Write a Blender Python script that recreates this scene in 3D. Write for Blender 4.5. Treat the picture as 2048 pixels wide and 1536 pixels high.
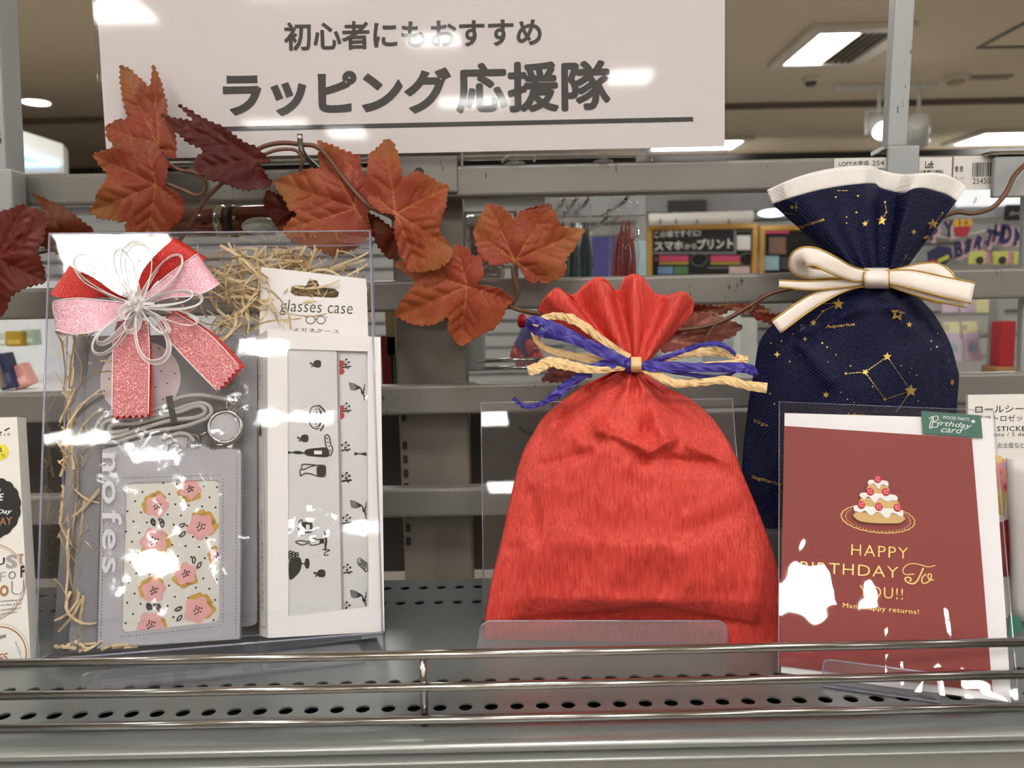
import bpy, bmesh, math, random
from mathutils import Vector, Matrix, noise
from mathutils.bvhtree import BVHTree
from mathutils.geometry import delaunay_2d_cdt

for _o in list(bpy.data.objects):
    bpy.data.objects.remove(_o)
SC = bpy.context.scene
COL = SC.collection
RND = random.Random(11)
PI = math.pi

# ------------------------------------------------------------------ camera
# shelf top is z = 0, X right, Y away from the viewer, metres
FPX = 1538.0
PITCH = math.radians(6.5)
ROLL = math.atan(.021)
CAM = Vector((0, 0, .25))
FWD = Vector((0, math.cos(PITCH), -math.sin(PITCH)))
_u0 = Vector((0, math.sin(PITCH), math.cos(PITCH)))
RGT = Vector((1, 0, 0)) * math.cos(ROLL) - _u0 * math.sin(ROLL)
UPV = Vector((1, 0, 0)) * math.sin(ROLL) + _u0 * math.cos(ROLL)
cd = bpy.data.cameras.new('camera')
cam = bpy.data.objects.new('camera', cd)
COL.objects.link(cam)
cm = Matrix((RGT, UPV, -FWD)).transposed().to_4x4()
cm.translation = CAM
cam.matrix_world = cm
cd.sensor_width = 36
cd.lens = 36 * FPX / 2048
cd.clip_start = .01
cd.clip_end = 60
cd.dof.use_dof = True
cd.dof.focus_distance = .56
cd.dof.aperture_fstop = 9.5
SC.camera = cam

# ------------------------------------------------------------------ world, exposure
SC.view_settings.view_transform = 'Standard'
SC.view_settings.look = 'None'
SC.view_settings.gamma = 1
SC.view_settings.use_curve_mapping = False
SC.view_settings.exposure = 0.86
SC.cycles.transparent_max_bounces = 24
SC.cycles.max_bounces = 7
SC.cycles.caustics_reflective = False
SC.cycles.caustics_refractive = False
SC.cycles.sample_clamp_indirect = 4
wd = bpy.data.worlds.new('store_ambient')
SC.world = wd
wd.use_nodes = True
wd.node_tree.nodes['Background'].inputs[0].default_value = (.9, .95, 1, 1)
wd.node_tree.nodes['Background'].inputs[1].default_value = .015
LUM = 21.0        # radiance of the ceiling luminaires
SPOT_W = 31.0     # watts of each shelf spotlight

# ------------------------------------------------------------------ pixel helpers (2048 x 1536 frame)
def ray(px, py):
    return FWD + RGT * ((px - 1024) / FPX) + UPV * ((768 - py) / FPX)
def PY(px, py, Y):
    d = ray(px, py); return CAM + d * (Y / d.y)
def PZ(px, py, z):
    d = ray(px, py); return CAM + d * ((z - CAM.z) / d.z)
def frame(o, ex, ey):
    ex = Vector(ex).normalized(); ey = Vector(ey); ey = (ey - ex * ey.dot(ex)).normalized()
    ez = ex.cross(ey)
    m = Matrix((ex, ey, ez)).transposed().to_4x4(); m.translation = o
    return m
def on(M, px, py, z=0.0):
    """local (x, y, z) where the pixel ray meets the plane z of frame M"""
    Mi = M.inverted(); o = Mi @ CAM; d = Mi.to_3x3() @ ray(px, py)
    t = (z - o.z) / d.z
    return Vector((o.x + d.x * t, o.y + d.y * t, z))
def lerp(a, b, t):
    return a + (b - a) * t
def interp(tab, x):
    if x <= tab[0][0]: return tab[0][1]
    for (x0, y0), (x1, y1) in zip(tab, tab[1:]):
        if x <= x1: return y0 + (y1 - y0) * (x - x0) / max(1e-9, x1 - x0)
    return tab[-1][1]
def smooth(t):
    t = max(0., min(1., t)); return t * t * (3 - 2 * t)
def catmull(pts, n=6, closed=False):
    pts = [Vector(p) for p in pts]
    if len(pts) < 3 and not closed:
        return [pts[0].lerp(pts[-1], i / n) for i in range(n + 1)]
    out = []; N = len(pts)
    for i in range(N if closed else N - 1):
        if closed:
            p0, p1, p2, p3 = pts[i - 1], pts[i], pts[(i + 1) % N], pts[(i + 2) % N]
        else:
            p1, p2 = pts[i], pts[i + 1]
            p0 = pts[i - 1] if i else p1 + (p1 - p2); p3 = pts[i + 2] if i + 2 < N else p2 + (p2 - p1)
        for k in range(n):
            t = k / n
            out.append(.5 * ((2 * p1) + (p2 - p0) * t + (2 * p0 - 5 * p1 + 4 * p2 - p3) * t * t + (3 * p1 - p0 - 3 * p2 + p3) * t ** 3))
    if not closed: out.append(pts[-1])
    return out

# ------------------------------------------------------------------ materials
def lin(c):
    def f(v):
        v /= 255.0
        return v / 12.92 if v <= .04045 else ((v + .055) / 1.055) ** 2.4
    return tuple(f(v) for v in c[:3]) + (1,)
MATS = {}
def newmat(name):
    m = bpy.data.materials.new(name); m.use_nodes = True
    nt = m.node_tree
    return m, nt, nt.nodes, nt.links, nt.nodes['Principled BSDF']
def texco(nt, stretch=(1, 1, 1), coord='Object', rot=(0, 0, 0)):
    tc = nt.nodes.new('ShaderNodeTexCoord'); mp = nt.nodes.new('ShaderNodeMapping')
    mp.inputs['Scale'].default_value = stretch; mp.inputs['Rotation'].default_value = rot
    nt.links.new(tc.outputs[coord], mp.inputs['Vector'])
    return mp.outputs['Vector']
def noise_node(nt, vec, scale, detail=3, rough=.5):
    n = nt.nodes.new('ShaderNodeTexNoise'); n.inputs['Scale'].default_value = scale
    n.inputs['Detail'].default_value = detail; n.inputs['Roughness'].default_value = rough
    nt.links.new(vec, n.inputs['Vector'])
    return n.outputs['Fac']
def ramp(nt, fac, stops):
    r = nt.nodes.new('ShaderNodeValToRGB')
    e = r.color_ramp.elements
    while len(e) < len(stops): e.new(.5)
    for el, (p, c) in zip(e, stops):
        el.position = p; el.color = c if len(c) == 4 else lin(c)
    nt.links.new(fac, r.inputs['Fac'])
    return r.outputs['Color']
def bumpn(nt, h, strength, dist=.001, prev=None):
    b = nt.nodes.new('ShaderNodeBump'); b.inputs['Strength'].default_value = strength; b.inputs['Distance'].default_value = dist
    nt.links.new(h, b.inputs['Height'])
    if prev: nt.links.new(prev, b.inputs['Normal'])
    return b.outputs['Normal']
def math_n(nt, op, a, b=None):
    n = nt.nodes.new('ShaderNodeMath'); n.operation = op
    for i, v in enumerate((a, b)):
        if v is None: continue
        if isinstance(v, (int, float)): n.inputs[i].default_value = v
        else: nt.links.new(v, n.inputs[i])
    return n.outputs[0]
def mixc(nt, fac, a, b):
    n = nt.nodes.new('ShaderNodeMix'); n.data_type = 'RGBA'
    for i, v in ((0, fac), (6, a), (7, b)):
        if isinstance(v, (int, float)): n.inputs[i].default_value = v
        elif isinstance(v, tuple): n.inputs[i].default_value = v if len(v) == 4 else lin(v)
        else: nt.links.new(v, n.inputs[i])
    return n.outputs[2]
def M(name, rgb=(200, 200, 200), rough=.5, metal=0., var=.08, scale=60., bump=0., bscale=400., stretch=(1, 1, 1), spec=.5, emit=0., coat=0., alpha=1., sheen=0., trans=0.):
    if name in MATS: return MATS[name]
    m, nt, nd, lk, bs = newmat(name)
    vec = texco(nt, stretch)
    c = lin(rgb)
    f = noise_node(nt, vec, scale)
    lk.new(mixc(nt, f, tuple(v * (1 - var) for v in c[:3]) + (1,), tuple(min(1, v * (1 + var)) for v in c[:3]) + (1,)), bs.inputs['Base Color'])
    bs.inputs['Roughness'].default_value = rough; bs.inputs['Metallic'].default_value = metal
    bs.inputs['Specular IOR Level'].default_value = spec
    bs.inputs['Coat Weight'].default_value = coat; bs.inputs['Coat Roughness'].default_value = .08
    if sheen: bs.inputs['Sheen Weight'].default_value = sheen
    if trans: bs.inputs['Subsurface Weight'].default_value = 0
    if alpha < 1: bs.inputs['Alpha'].default_value = alpha
    if emit:
        bs.inputs['Emission Color'].default_value = c; bs.inputs['Emission Strength'].default_value = emit
    if bump:
        lk.new(bumpn(nt, noise_node(nt, vec, bscale, 2), bump), bs.inputs['Normal'])
    MATS[name] = m
    return m
def clear(name, tint=(250, 250, 252), ior=1.45, rough=.03, wob=0., wscale=14., haze=0., hazecol=(235, 235, 240), k=1.7):
    """thin clear plastic sheet: see-through with a Fresnel gloss"""
    if name in MATS: return MATS[name]
    m, nt, nd, lk, bs = newmat(name)
    nd.remove(bs)
    out = nd['Material Output']
    tr = nd.new('ShaderNodeBsdfTransparent'); tr.inputs[0].default_value = lin(tint)
    gl = nd.new('ShaderNodeBsdfGlossy'); gl.inputs['Roughness'].default_value = rough; gl.inputs[0].default_value = (1, 1, 1, 1)
    fr = nd.new('ShaderNodeFresnel'); ge = nd.new('ShaderNodeNewGeometry')
    mx = nd.new('ShaderNodeMix'); mx.inputs[2].default_value = ior; mx.inputs[3].default_value = 1 / ior
    lk.new(ge.outputs['Backfacing'], mx.inputs[0]); lk.new(mx.outputs[0], fr.inputs['IOR'])
    f2 = math_n(nt, 'MULTIPLY', fr.outputs[0], k)
    f2 = math_n(nt, 'MINIMUM', f2, .9)
    if wob:
        n = bumpn(nt, noise_node(nt, texco(nt), wscale, 3, .55), wob, .01)
        lk.new(n, gl.inputs['Normal']); lk.new(n, fr.inputs['Normal'])
    mix = nd.new('ShaderNodeMixShader')
    lk.new(f2, mix.inputs[0]); lk.new(tr.outputs[0], mix.inputs[1]); lk.new(gl.outputs[0], mix.inputs[2])
    last = mix
    if haze:
        df = nd.new('ShaderNodeBsdfDiffuse'); df.inputs[0].default_value = lin(hazecol)
        m2 = nd.new('ShaderNodeMixShader'); m2.inputs[0].default_value = haze
        lk.new(mix.outputs[0], m2.inputs[1]); lk.new(df.outputs[0], m2.inputs[2]); last = m2
    lk.new(last.outputs[0], out.inputs[0])
    MATS[name] = m
    return m

# ------------------------------------------------------------------ mesh builder
TXT = {}
def text2d(s, bold=0., shear=0., spacing=1.):
    k = (s, bold, shear, spacing)
    if k in TXT: return TXT[k]
    cu = bpy.data.curves.new('t', 'FONT'); cu.body = s; cu.size = 1; cu.offset = bold; cu.shear = shear
    cu.space_character = spacing; cu.resolution_u = 3; cu.fill_mode = 'FRONT'
    ob = bpy.data.objects.new('t', cu); COL.objects.link(ob)
    dg = bpy.context.evaluated_depsgraph_get(); dg.update()
    me = bpy.data.meshes.new_from_object(ob.evaluated_get(dg))
    v = [(p.co.x, p.co.y) for p in me.vertices]; f = [tuple(p.vertices) for p in me.polygons]
    bpy.data.objects.remove(ob); bpy.data.curves.remove(cu); bpy.data.meshes.remove(me)
    if not v: v = [(0, 0), (1, 0), (1, 1)]; f = []
    x0 = min(p[0] for p in v); x1 = max(p[0] for p in v); y0 = min(p[1] for p in v); y1 = max(p[1] for p in v)
    TXT[k] = ([(p[0] - x0, p[1] - y0) for p in v], f, x1 - x0, y1 - y0)
    return TXT[k]

class MB:
    def __init__(self, M=None):
        self.v = []; self.f = []; self.mi = []; self.M = M or Matrix(); self.m = 0; self.attr = {}
    def add(self, vs, fs):
        b = len(self.v)
        self.v += [self.M @ Vector(p) for p in vs]
        for f in fs:
            self.f.append(tuple(b + i for i in f)); self.mi.append(self.m)
        return self
    def box(self, c, s, bev=0., seg=2, R=None):
        c = Vector(c)
        if not bev:
            h = [x / 2 for x in s]
            vs = [Vector((sx * h[0], sy * h[1], sz * h[2])) for sx in (-1, 1) for sy in (-1, 1) for sz in (-1, 1)]
            fs = [(0, 1, 3, 2), (4, 6, 7, 5), (0, 4, 5, 1), (2, 3, 7, 6), (0, 2, 6, 4), (1, 5, 7, 3)]
        else:
            bm = bmesh.new(); bmesh.ops.create_cube(bm, size=1)
            bmesh.ops.scale(bm, vec=s, verts=bm.verts)
            bmesh.ops.bevel(bm, geom=bm.edges[:], offset=bev, segments=seg, affect='EDGES', profile=.5)
            bm.verts.index_update()
            vs = [p.co.copy() for p in bm.verts]; fs = [tuple(q.index for q in f.verts) for f in bm.faces]; bm.free()
        if R: vs = [R @ p for p in vs]
        return self.add([p + c for p in vs], fs)
    def quad(self, a, b, c, d):
        return self.add([a, b, c, d], [(0, 1, 2, 3)])
    def poly(self, pts, z=0., th=0.):
        """filled polygon in the local xy plane (concave allowed), optional thickness towards -z"""
        pts = [Vector((p[0], p[1])) for p in pts]
        n = len(pts)
        area = sum(pts[i - 1].x * pts[i].y - pts[i].x * pts[i - 1].y for i in range(n))
        if area < 0: pts.reverse()
        r = delaunay_2d_cdt(pts, [], [list(range(n))], 1, 1e-9)
        self.add([(p.x, p.y, z) for p in r[0]], [tuple(f) for f in r[2]])
        if th:
            self.add([(p.x, p.y, z - th) for p in r[0]], [tuple(reversed(f)) for f in r[2]])
            self.add([(p.x, p.y, z) for p in pts] + [(p.x, p.y, z - th) for p in pts],
                     [(i, n + i, n + (i + 1) % n, (i + 1) % n) for i in range(n)])
        return self
    def disc(self, c, r, z=0., n=16, th=0., ry=None, rot=0.):
        ry = ry or r
        return self.poly([(c[0] + r * math.cos(a) * math.cos(rot) - ry * math.sin(a) * math.sin(rot),
                           c[1] + r * math.cos(a) * math.sin(rot) + ry * math.sin(a) * math.cos(rot)) for a in (2 * PI * i / n for i in range(n))], z, th)
    def stroke(self, pts, w, z=0., n=5, closed=False, w1=None):
        """flat brush line in the local xy plane"""
        P = catmull([(p[0], p[1], 0) for p in pts], n, closed) if n else [Vector((p[0], p[1], 0)) for p in pts]
        N = len(P); vs = []
        for i, p in enumerate(P):
            a = P[i - 1] if (i or closed) else p; b = P[(i + 1) % N] if (i + 1 < N or closed) else p
            d = (b - a); d = d.normalized() if d.length > 1e-12 else Vector((1, 0, 0))
            ww = w if w1 is None else lerp(w, w1, i / max(1, N - 1))
            o = Vector((-d.y, d.x, 0)) * ww / 2
            vs += [(p.x + o.x, p.y + o.y, z), (p.x - o.x, p.y - o.y, z)]
        m = N if closed else N - 1
        return self.add(vs, [(2 * i, 2 * i + 1, (2 * i + 3) % (2 * N), (2 * i + 2) % (2 * N)) for i in range(m)])
    def tube(self, pts, r, seg=8, n=0, closed=False, r1=None):
        P = catmull(pts, n, closed) if n else [Vector(p) for p in pts]
        N = len(P); vs = []; up = None
        for i, p in enumerate(P):
            a = P[i - 1] if (i or closed) else p; b = P[(i + 1) % N] if (i + 1 < N or closed) else p
            d = (b - a); d = d.normalized() if d.length > 1e-12 else Vector((0, 0, 1))
            if up is None:
                up = d.orthogonal().normalized()
            up = (up - d * up.dot(d)); up = up.normalized() if up.length > 1e-6 else d.orthogonal().normalized()
            s = d.cross(up)
            rr = r if r1 is None else lerp(r, r1, i / max(1, N - 1))
            vs += [p + (up * math.cos(2 * PI * k / seg) + s * math.sin(2 * PI * k / seg)) * rr for k in range(seg)]
        fs = []
        for i in range(N if closed else N - 1):
            j = (i + 1) % N
            fs += [(i * seg + k, i * seg + (k + 1) % seg, j * seg + (k + 1) % seg, j * seg + k) for k in range(seg)]
        if not closed:
            fs += [tuple(reversed(range(seg))), tuple((N - 1) * seg + k for k in range(seg))]
        return self.add(vs, fs)
    def strip(self, A, B):
        n = len(A)
        return self.add(list(A) + list(B), [(i, i + 1, n + i + 1, n + i) for i in range(n - 1)])
    def grid(self, rows, closed=False):
        nr = len(rows); nc = len(rows[0]); fs = []
        for j in range(nr - 1):
            for i in range(nc if closed else nc - 1):
                k = (i + 1) % nc
                fs.append((j * nc + i, j * nc + k, (j + 1) * nc + k, (j + 1) * nc + i))
        return self.add([p for r in rows for p in r], fs)
    def lathe(self, prof, c=(0, 0, 0), seg=20, R=None):
        rows = []
        for r, z in prof:
            rw = [Vector((r * math.cos(2 * PI * k / seg), r * math.sin(2 * PI * k / seg), z)) for k in range(seg)]
            rows.append([(R @ p if R else p) + Vector(c) for p in rw])
        return self.grid(rows, True)
    def ball(self, c, r, seg=12, rings=8):
        R = r if hasattr(r, '__len__') else (r, r, r)
        rows = [[Vector((c[0] + R[0] * math.sin(PI * j / rings) * math.cos(2 * PI * k / seg), c[1] + R[1] * math.sin(PI * j / rings) * math.sin(2 * PI * k / seg),
                         c[2] + R[2] * math.cos(PI * j / rings))) for k in range(seg)] for j in range(rings + 1)]
        rows[0] = [p + Vector((1e-7 * math.cos(i), 1e-7 * math.sin(i), 0)) for i, p in enumerate(rows[0])]
        return self.grid(rows, True)
    def text(self, s, x0, y0, x1, y1, z=0., bold=0., shear=0., keep=False, rot=0., spacing=1.):
        """lettering filling the local rectangle x0..x1, y0..y1 (keep: only the height, left aligned)"""
        v, f, w, h = text2d(s, bold, shear, spacing)
        sy = (y1 - y0) / h; sx = sy if keep else (x1 - x0) / w
        c, sn = math.cos(rot), math.sin(rot)
        return self.add([(x0 + p[0] * sx * c - p[1] * sy * sn, y0 + p[0] * sx * sn + p[1] * sy * c, z) for p in v], f)
    def textq(self, s, bl, br, tl, z=0., bold=0., shear=0., spacing=1.):
        """lettering laid in the parallelogram bl-br-tl (local xy)"""
        v, f, w, h = text2d(s, bold, shear, spacing)
        bl = Vector(bl[:2]); ex = (Vector(br[:2]) - bl) / w; ey = (Vector(tl[:2]) - bl) / h
        return self.add([tuple(bl + ex * p[0] + ey * p[1]) + (z,) for p in v], f)
    def build(self, name, mats, parent=None, smooth=False, solid=0., auto=None):
        me = bpy.data.meshes.new(name)
        me.from_pydata([tuple(p) for p in self.v], [], self.f)
        if not isinstance(mats, (list, tuple)): mats = [mats]
        for m in mats: me.materials.append(m)
        if len(mats) > 1: me.polygons.foreach_set('material_index', self.mi)
        if smooth: me.polygons.foreach_set('use_smooth', [True] * len(self.f))
        for k, vals in self.attr.items():
            a = me.attributes.new(k, 'FLOAT', 'POINT'); a.data.foreach_set('value', vals)
        me.update()
        o = bpy.data.objects.new(name, me); COL.objects.link(o)
        if parent: adopt(o, parent)
        if solid:
            s = o.modifiers.new('thickness', 'SOLIDIFY'); s.thickness = solid; s.offset = 0
        return o
def adopt(o, parent):
    o.parent = parent
    if parent.type == 'EMPTY': o.matrix_parent_inverse = Matrix.Translation(parent.location).inverted()
    else: o.matrix_parent_inverse = Matrix()
def tag(o, label, cat, group=None):
    o['label'] = label; o['category'] = cat
    if group: o['group'] = group
    return o
def thing(name, label, cat, loc, group=None):
    o = bpy.data.objects.new(name, None); COL.objects.link(o); o.location = loc; o.empty_display_size = .02
    return tag(o, label, cat, group)
def struct(o, label=None):
    o['kind'] = 'structure'
    if label: o['label'] = label
    return o
# ================================================================== ROOM
CEIL = 1.5
FLOOR = -1.25
m_ceil = M('ceiling_paint', (236, 221, 197), .9, var=.03, scale=3)
m_wall = M('wall_paint', (222, 218, 212), .85, var=.03, scale=4)
m_floor = M('floor_tile', (168, 160, 149), .4, var=.06, scale=6)
m_dark = M('dark_fascia', (48, 47, 48), .6, var=.1)
m_grey = M('grey_fascia', (150, 152, 156), .6)
m_white = M('white_enamel', (232, 232, 230), .35, var=.02)
m_frame = M('luminaire_frame', (226, 218, 206), .5, var=.02)
X0, X1, YB, YF = -7., 8., 7.0, -9.
struct(MB().quad((X0, YF, FLOOR), (X1, YF, FLOOR), (X1, YB, FLOOR), (X0, YB, FLOOR)).build('floor', m_floor))
mb = MB()
YS = 5.35
mb.quad((X0, YF, CEIL), (X0, YS, CEIL), (X1, YS, CEIL), (X1, YF, CEIL))
mb.quad((X0, YS, CEIL), (X0, YS, CEIL - .035), (X1, YS, CEIL - .035), (X1, YS, CEIL))
mb.quad((X0, YS, CEIL - .035), (X0, YB, CEIL - .035), (X1, YB, CEIL - .035), (X1, YS, CEIL - .035))
struct(mb.build('ceiling', m_ceil))
struct(MB().quad((X0, YB, FLOOR), (X1, YB, FLOOR), (X1, YB, CEIL), (X0, YB, CEIL)).build('wall_back', m_wall))
struct(MB().quad((X0, YF, FLOOR), (X0, YF, CEIL), (X1, YF, CEIL), (X1, YF, FLOOR)).build('wall_front', m_wall))
struct(MB().quad((X0, YF, FLOOR), (X0, YB, FLOOR), (X0, YB, CEIL), (X0, YF, CEIL)).build('wall_left', m_wall))
struct(MB().quad((X1, YF, FLOOR), (X1, YF, CEIL), (X1, YB, CEIL), (X1, YB, FLOOR)).build('wall_right', m_wall))
struct(MB().box((0, YS - .02, CEIL - .02), (X1 - X0 - .02, .03, .03)).build('step_shade_bar', M('step_gap_shade', (120, 110, 98), .8)))  # dark bar puts the shade of the step gap into colour

m_led = M('led_diffuser', (255, 253, 247), .5, var=0, emit=LUM)
m_louver = M('dusty_louver', (120, 112, 102), .6, var=.3, scale=20)
def luminaire(x0, x1, y0, y1, label, z=CEIL, split=.52, grp=None):
    t = thing('ceiling_light', label, 'ceiling light', ((x0 + x1) / 2, (y0 + y1) / 2, z), grp)
    w = .07; h = .03
    mb = MB()
    for c, s in ((((x0 + x1) / 2, y0 - w / 2, z - h / 2), (x1 - x0 + 2 * w, w, h)), (((x0 + x1) / 2, y1 + w / 2, z - h / 2), (x1 - x0 + 2 * w, w, h)),
                 ((x0 - w / 2, (y0 + y1) / 2, z - h / 2), (w, y1 - y0, h)), ((x1 + w / 2, (y0 + y1) / 2, z - h / 2), (w, y1 - y0, h))):
        mb.box(c, s, .004, 1)
    mb.build('frame', m_frame, t)
    xs = lerp(x0, x1, split)
    MB().box(((x0 + xs) / 2, (y0 + y1) / 2, z - .012), (xs - x0, y1 - y0, .02)).build('diffuser', m_led, t)
    if split < 1:
        MB().box(((xs + x1) / 2, (y0 + y1) / 2, z - .003), (x1 - xs, y1 - y0, .004)).build('vent_backing', m_louver, t)
        for k in range(5):
            MB().box((lerp(xs, x1, (k + .5) / 5), (y0 + y1) / 2, z - .014), (.012, y1 - y0, .018)).build('vent_louver', m_louver, t)
    return t
a, b = PZ(1642, 56, CEIL), PZ(1570, 120, CEIL)
c = PZ(1790, 56, CEIL)
LW, LD = c.x - a.x, b.y - a.y
luminaire(a.x, c.x, a.y, b.y, 'lit ceiling panel with dark vent half, right of the white sign')
p = PZ(1450, 292, CEIL - .035)
luminaire(p.x - .62, p.x + .05, p.y - .35, p.y, 'small lit ceiling panel at the right edge of the white sign', CEIL - .035, 1)
p = PZ(1990, 282, CEIL - .035)
luminaire(p.x - .35, p.x + .75, p.y - .45, p.y, 'far lit ceiling panel at the right edge of the picture', CEIL - .035, 1)
LAMPS = [(-.75, -1.36, .36, .38), (-.30, -1.97, .22, .14), (-.17, -2.80, .36, .16), (.60, -2.47, .2, .2), (-1.30, -3.10, .36, .12), (-.95, -3.34, .22, .22), (-1.40, -6.5, .32, .9), (-1.45, -1.64, .25, .2),
         (1.05, -1.5, .36, .40), (2.4, -1.5, .36, .4), (1.6, -3.3, .36, .4), (3.2, -3.3, .36, .4), (.4, -5.2, .36, .4), (2.2, -5.2, .36, .4), (-2.8, -1.5, .36, .4), (-3.2, -3.3, .36, .4), (-2.6, -5.2, .36, .4), (-1.9, .2, .36, .4), (1.9, .2, .36, .4), (.1, -.35, .36, .3), (-3.4, 1.9, .36, .4), (4.6, 1.6, .36, .4), (4.4, -.6, .36, .4), (-4.4, -.4, .36, .4), (-2.4, 2.6, .36, .4), (-.4, 2.6, .36, .4)]  # this row of unseen panels is added for general fill light
for xx, yy, sx, sy in LAMPS:
    luminaire(xx - sx / 2, xx + sx / 2, yy - sy / 2, yy + sy / 2, 'unseen ceiling light panel, some read off reflections, some added for fill', split=1, grp='ceiling lights outside the picture')

# downlight, detectors, hatch, spots
p = PZ(72, 204, CEIL)
t = thing('downlight', 'round recessed downlight in the ceiling, left of the sign', 'downlight', p)
MB(Matrix.Translation(p)).lathe([(.075, -.004), (.09, -.008), (.095, 0)], seg=24).build('trim_ring', m_white, t)
MB(Matrix.Translation(p)).lathe([(.0005, -.003), (.076, -.004)], seg=24).build('lens', M('downlight_lens', (255, 255, 245), .4, var=0, emit=9), t)
def detector(px, py, r, h, label, col):
    p = PZ(px, py, CEIL)
    t = thing('smoke_detector', label, 'detector', p)
    MB(Matrix.Translation(p)).lathe([(r, 0), (r, -h * .4), (r * .75, -h * .6)], seg=20).build('base', m_frame, t)
    MB(Matrix.Translation(p)).lathe([(r * .7, -h * .6), (r * .55, -h), (.0005, -h)], seg=20).build('sensor_head', col, t)
detector(1622, 154, .05, .05, 'dark tipped ceiling detector right of the sign', M('detector_dark', (80, 74, 68), .5))
detector(1912, 152, .075, .05, 'round cream ceiling detector right of the slim upright', M('detector_cream', (190, 172, 130), .5))
p = PZ(1978, 153, CEIL)
tag(MB().box((p.x, p.y, p.z - .006), (.26, .07, .012), .003, 1).build('ceiling_plate', M('plate_grey', (150, 138, 120), .6)), 'slim rectangular plate on the ceiling at far right', 'ceiling plate')
p = PZ(1955, 95, CEIL)
mb = MB()
mb.box((p.x + .5, p.y - .005, CEIL - .004), (1.0, .02, .008)); mb.box((p.x, p.y - .45, CEIL - .004), (.02, .9, .008))
tag(mb.build('ceiling_hatch_trim', M('hatch_trim', (96, 92, 90), .5)), 'grey metal edge of a ceiling hatch at top right', 'hatch trim')
def spotlight(px, py, aim, label, lit):
    p = PY(px, py, 4.9)
    t = thing('spotlight', label, 'spotlight', (p.x, p.y, CEIL - .03))
    d = Vector(aim).normalized(); q = d.to_track_quat('Z', 'Y').to_matrix()
    MB().tube([(p.x, p.y, CEIL - .0285), (p.x, p.y, p.z + .06)], .012).build('stem', m_white, t)
    mb = MB()
    for s in (-1, 1): mb.box((p.x + s * .075, p.y, p.z + .02), (.008, .02, .14), .002, 1)
    mb.box((p.x, p.y, p.z + .088), (.158, .02, .008)); mb.build('yoke', m_white, t)
    MB(Matrix.Translation(p) @ q.to_4x4()).lathe([(.0005, -.1), (.055, -.1), (.065, -.09), (.065, .1), (.056, .1), (.054, .07)], seg=20).build('housing', m_white, t, True)
    MB(Matrix.Translation(p) @ q.to_4x4()).lathe([(.0005, .075), (.054, .075)], seg=20).build('lamp_lens', M('spot_lens', (255, 250, 240), .4, var=0, emit=14) if lit else M('spot_lens_dark', (110, 108, 104), .3), t)
spotlight(1757, 252, (-.15, -1, -.55), 'lit white spotlight left of the slim upright on the ceiling', True)
spotlight(1836, 262, (.5, .9, -.6), 'unlit white spotlight right of the slim upright on the ceiling', False)
p = PY(1770, 222, 4.9)
tag(MB().box((p.x, 4.9, CEIL - .014), (.62, .05, .027), .003, 1).build('lighting_track', m_white), 'white lighting track that holds the two spotlights', 'lighting track')

# shelf spotlights: real fittings on a track above and behind the viewer
tag(MB().box((0, -.55, CEIL - .014), (3.4, .04, .027), .003, 1).build('lighting_track', m_white), 'white lighting track on the ceiling above the viewer', 'lighting track')
for i, (sx, tx, w) in enumerate(((-1.15, -.18, 1.25), (.1, .0, .55), (1.0, .3, .6))):
    p = Vector((sx, -.55, CEIL - .16)); aim = (Vector((tx, .56, .12)) - p).normalized(); q = aim.to_track_quat('Z', 'Y').to_matrix().to_4x4()
    t = thing('shelf_spotlight', 'white track spotlight above the viewer aimed at the gift shelf', 'spotlight', (p.x, p.y, CEIL), 'spotlights above the viewer')
    MB().tube([(p.x, p.y, CEIL - .0285), (p.x, p.y, p.z)], .01).build('stem', m_white, t)
    MB(Matrix.Translation(p) @ q).lathe([(.0005, -.08), (.045, -.08), (.05, -.07), (.05, .06), (.045, .06), (.044, .03)], seg=20).build('housing', m_white, t, True)
    ld = bpy.data.lights.new('spot', 'SPOT'); ld.energy = SPOT_W * w * 4; ld.spot_size = math.radians(52); ld.spot_blend = .6; ld.shadow_soft_size = .035
    ld.color = (1, .985, .96)
    lo = bpy.data.objects.new('spot_lamp', ld); COL.objects.link(lo)
    lo.matrix_world = Matrix.Translation(p + aim * .07) @ (-aim).to_track_quat('Z', 'Y').to_matrix().to_4x4()
    adopt(lo, t); lo.matrix_world = Matrix.Translation(p + aim * .07) @ (-aim).to_track_quat('Z', 'Y').to_matrix().to_4x4()

# ================================================================== BACKGROUND STORE
m_slat = M('slat_grey', (164, 166, 168), .55, var=.05)
m_steel = M('bg_steel', (150, 152, 154), .4, .3)
WY = 4.3
t = thing('display_wall', 'pale grey slatted display wall across the aisle with dark fascia', 'display wall', (.5, WY, FLOOR))
MB().box((.5, WY + .08, -.2), (11, .05, 2.1)).build('back_board', M('board_grey', (170, 172, 174), .7), t)
for k in range(26):
    MB().box((.5, WY + .035, -1.2 + k * .075), (11, .03, .058), .004, 1).build('slat', m_slat, t)
MB().box((.5, WY + .02, .82), (11, .12, .07), .005, 1).build('header_rail', m_grey, t)
t = thing('header_sign', 'dark fascia band above the far display wall', 'fascia', (.5, 6.4, .9))
MB().box((.4, 6.4, 1.18), (9.4, .1, .34)).build('panel', m_dark, t)
MB().box((6.0, 6.38, 1.2), (1.8, .1, .34)).build('panel', M('pale_panel', (205, 204, 204), .5), t)
MB().box((-5.5, 6.38, 1.15), (2.4, .1, .36)).build('panel', M('mid_panel', (120, 118, 116), .6), t)
t = thing('ceiling_banner', 'white block with a light strip hanging left of the sign', 'hanging sign', (-2.1, 3.1, .9))
a = PY(24, 252, 3.1); b = PY(122, 330, 3.1)
mb = MB()
mb.M = Matrix.Translation((0, 0, 0))
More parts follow.
